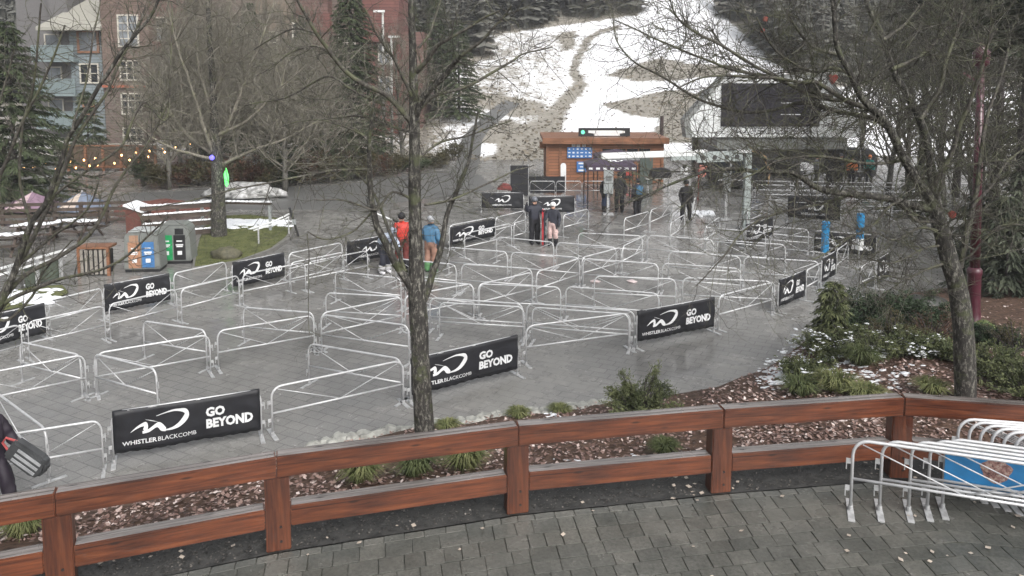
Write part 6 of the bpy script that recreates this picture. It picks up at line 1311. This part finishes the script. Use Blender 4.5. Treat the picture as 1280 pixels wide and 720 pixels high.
pw = G(481, 342); person('stooping skier in pale blue jacket and white ski boots left of the forked trunk', pw, .9, [CLB, CN, SK, CB, CWB], {'pelvis': (0, .10, .92), 'waist': (0, .02, 1.05), 'chest': (0, -.14, 1.20), 'neck': (0, -.28, 1.33), 'head': (0, -.36, 1.38), 'skull': (0, -.43, 1.44), 'crown': (0, -.46, 1.5), 'shl': (-.19, -.20, 1.28), 'shr': (.19, -.20, 1.28), 'ell': (-.26, -.30, 1.03), 'elr': (.26, -.30, 1.03), 'wrl': (-.2, -.46, .9), 'wrr': (.2, -.46, .9), 'pal': (-.18, -.53, .86), 'par': (.18, -.53, .86), 'hil': (-.1, .06, .86), 'hir': (.1, .06, .86), 'knl': (-.13, -.1, .5), 'knr': (.13, -.1, .5)}, CLB, 1.08, None, .03)
pb_ = G(539, 340); person('skier in steel blue jacket, rust trousers and green boots right of the forked trunk', pb_, pi - .3, [CBLU, CTAN, SK, CB, CGRN], {'elr': (.33, -.04, 1.2), 'wrr': (.36, -.2, 1.05), 'par': (.36, -.27, 1.0)}, M('pale_band_helmet', (.3, .31, .33), .4, .4), 1.1, None, .02)
t = thing('ski', 'white ski shouldered by the skier in the red jacket', 'ski', pr + V((-.28, .2, 1.55))); q = MB(); q.beam((-.75, .2, .42), (.55, -.15, -.05), .10, .02); q.build('blade', LEDW, t); q = MB(); q.beam((-.05, 0, .2), (.12, -.05, .12), .08, .07); q.build('binding', BLACKP, t)
def pole_thing(label, p, top): t = thing('ski_pole', label, 'ski pole', p, 0, 'ski poles'); q = MB(); q.tube([(0, 0, 0), top], .012, 6); q.build('shaft', STEELD, t); q = MB(); q.tube([V(top) * .98, V(top) * 1.12], .02, 6); q.build('grip', BLACKP, t)
pole_thing('ski pole held by the stooping skier in pale blue', pw + V((.32, -.55, 0)), (-.03, .02, .85))
far = [(1086, 228, 49.5, CGR, CB, CORG, 'person in teal jacket and orange hat among the station rails'), (1064, 232, 49, CORG, CB, CB, 'person in orange top beside the teal-jacketed person at the station rails'), (1036, 226, 50.5, CB, CB, CB, 'person in black at the dark station opening, left of two'), (1050, 226, 50.5, CN, CB, CGY, 'person in dark navy with grey helmet at the dark station opening'), (1020, 228, 49.5, CGY, CB, CB, 'person in grey jacket before the dark station opening'), (873, 245, 46.5, CN, CB, CB, 'person in dark navy sitting low beside the gondola cabin, far from the queue')]
for k, (px, py, d, a, b_, h_, lab) in enumerate(far[:5]): person(lab, on_ground(px, py, d), .4 * k - .6, [a, b_, SK, CB, CB], None, h_, 1.0)
pl_ = G(-9, 644); person('person in dark plum clothes walking at the left edge with a striped bag', pl_, 1.15, [CPUR, CPUR, SK, CB, CB], {'knr': (.11, -.22, .56), 'anr': (.11, -.28, .18), 'her': (.11, -.27, .07), 'tor': (.11, -.46, .10), 'knl': (-.11, .03, .52), 'anl': (-.11, .28, .18), 'hel': (-.11, .30, .10), 'tol': (-.11, .12, .05), 'elr': (.27, -.08, 1.16), 'wrr': (.30, -.26, .99), 'par': (.30, -.33, .93), 'ell': (-.30, -.02, 1.16), 'wrl': (-.32, -.14, .93), 'pal': (-.32, -.18, .85)}, CPUR, 1.06)
bc = PD(36, 573, pl_.y - .1); t = thing('striped_bag', 'grey boot bag with pale stripes and red handle carried at the left edge', 'bag', bc, 0); R_ = Matrix.Rotation(radians(38), 3, 'Y')
q = MB(); q.prism([(-.33, -.17), (.20, -.19), (.30, -.13), (.34, 0), (.30, .13), (.20, .19), (-.33, .17)], -.10, .10); q.v = [R_ @ p for p in q.v]; q.build('bag_body', M('charcoal_nylon', (.05, .052, .055), .6, .3), t, bevel=.04)
q = MB()
for z in (-.09, .0, .09): q.box((.02, -.104, z), (.42, .012, .045))
q.v = [R_ @ p for p in q.v]; q.build('stripes', M('grey_stripe', (.34, .35, .36), .6), t)
q = MB(); q.tube([R_ @ V((-.30, 0, -.10)), R_ @ V((-.47, 0, -.04)), R_ @ V((-.47, 0, .06)), R_ @ V((-.30, 0, .12))], .018, 8); q.build('handle', M('red_webbing', (.40, .07, .07), .6), t)
# ------------------------------------------------------------------ camera, light, air
cam = bpy.data.cameras.new('camera'); co = bpy.data.objects.new('camera', cam); COL.objects.link(co); SC.camera = co
co.location = (0, 0, H); co.rotation_euler = (pi / 2 - PITCH, 0, 0); cam.sensor_width = 36; cam.lens = 36 * F / 1280; cam.shift_y = (CY - 360) / 1280; cam.clip_start = .1; cam.clip_end = 2000
w = bpy.data.worlds.new('World'); SC.world = w; w.use_nodes = True; nt = w.node_tree; bg = nt.nodes['Background']
sky = nt.nodes.new('ShaderNodeTexSky'); sky.sky_type = 'NISHITA'; sky.sun_disc = False; EL, AZ = radians(42), radians(150)
sky.sun_elevation = EL; sky.sun_rotation = AZ; sky.dust_density = 6; sky.air_density = 1.0; sky.ozone_density = 1.0
hs = nt.nodes.new('ShaderNodeHueSaturation'); hs.inputs['Saturation'].default_value = .18; nt.links.new(sky.outputs[0], hs.inputs['Color']); nt.links.new(hs.outputs[0], bg.inputs[0]); bg.inputs[1].default_value = .13
sl_ = bpy.data.lights.new('sun', 'SUN'); sl_.energy = .9; sl_.angle = radians(25); sl_.color = (1, .97, .93); so_ = bpy.data.objects.new('sun', sl_); COL.objects.link(so_)
dv = V((sin(AZ) * cos(EL), cos(AZ) * cos(EL), sin(EL))); so_.rotation_euler = (-dv).to_track_quat('-Z', 'Y').to_euler()
if HAZE > 0:
    q = MB(); q.box((0, 130, 75), (760, 400, 153)); hz_ = q.build('haze', []); hz_.data.materials.clear(); m = bpy.data.materials.new('haze_air'); m.use_nodes = True; nt = m.node_tree; nt.nodes.clear(); out = nt.nodes.new('ShaderNodeOutputMaterial'); pv = nt.nodes.new('ShaderNodeVolumePrincipled'); pv.inputs['Density'].default_value = HAZE; pv.inputs['Color'].default_value = (.9, .92, .95, 1); nt.links.new(pv.outputs[0], out.inputs['Volume']); hz_.data.materials.append(m); tag(hz_, kind='stuff')
SC.view_settings.view_transform = 'Standard'; SC.view_settings.look = 'None'; SC.view_settings.exposure = EXPO; SC.view_settings.gamma = 1
SC.cycles.use_denoising = True; SC.cycles.max_bounces = 6; SC.cycles.caustics_reflective = False; SC.cycles.caustics_refractive = False
# the queue prototypes stand where the first copies were placed; stray check
for o in list(bpy.data.objects):
    if o.name.startswith('Empty'): bpy.data.objects.remove(o)
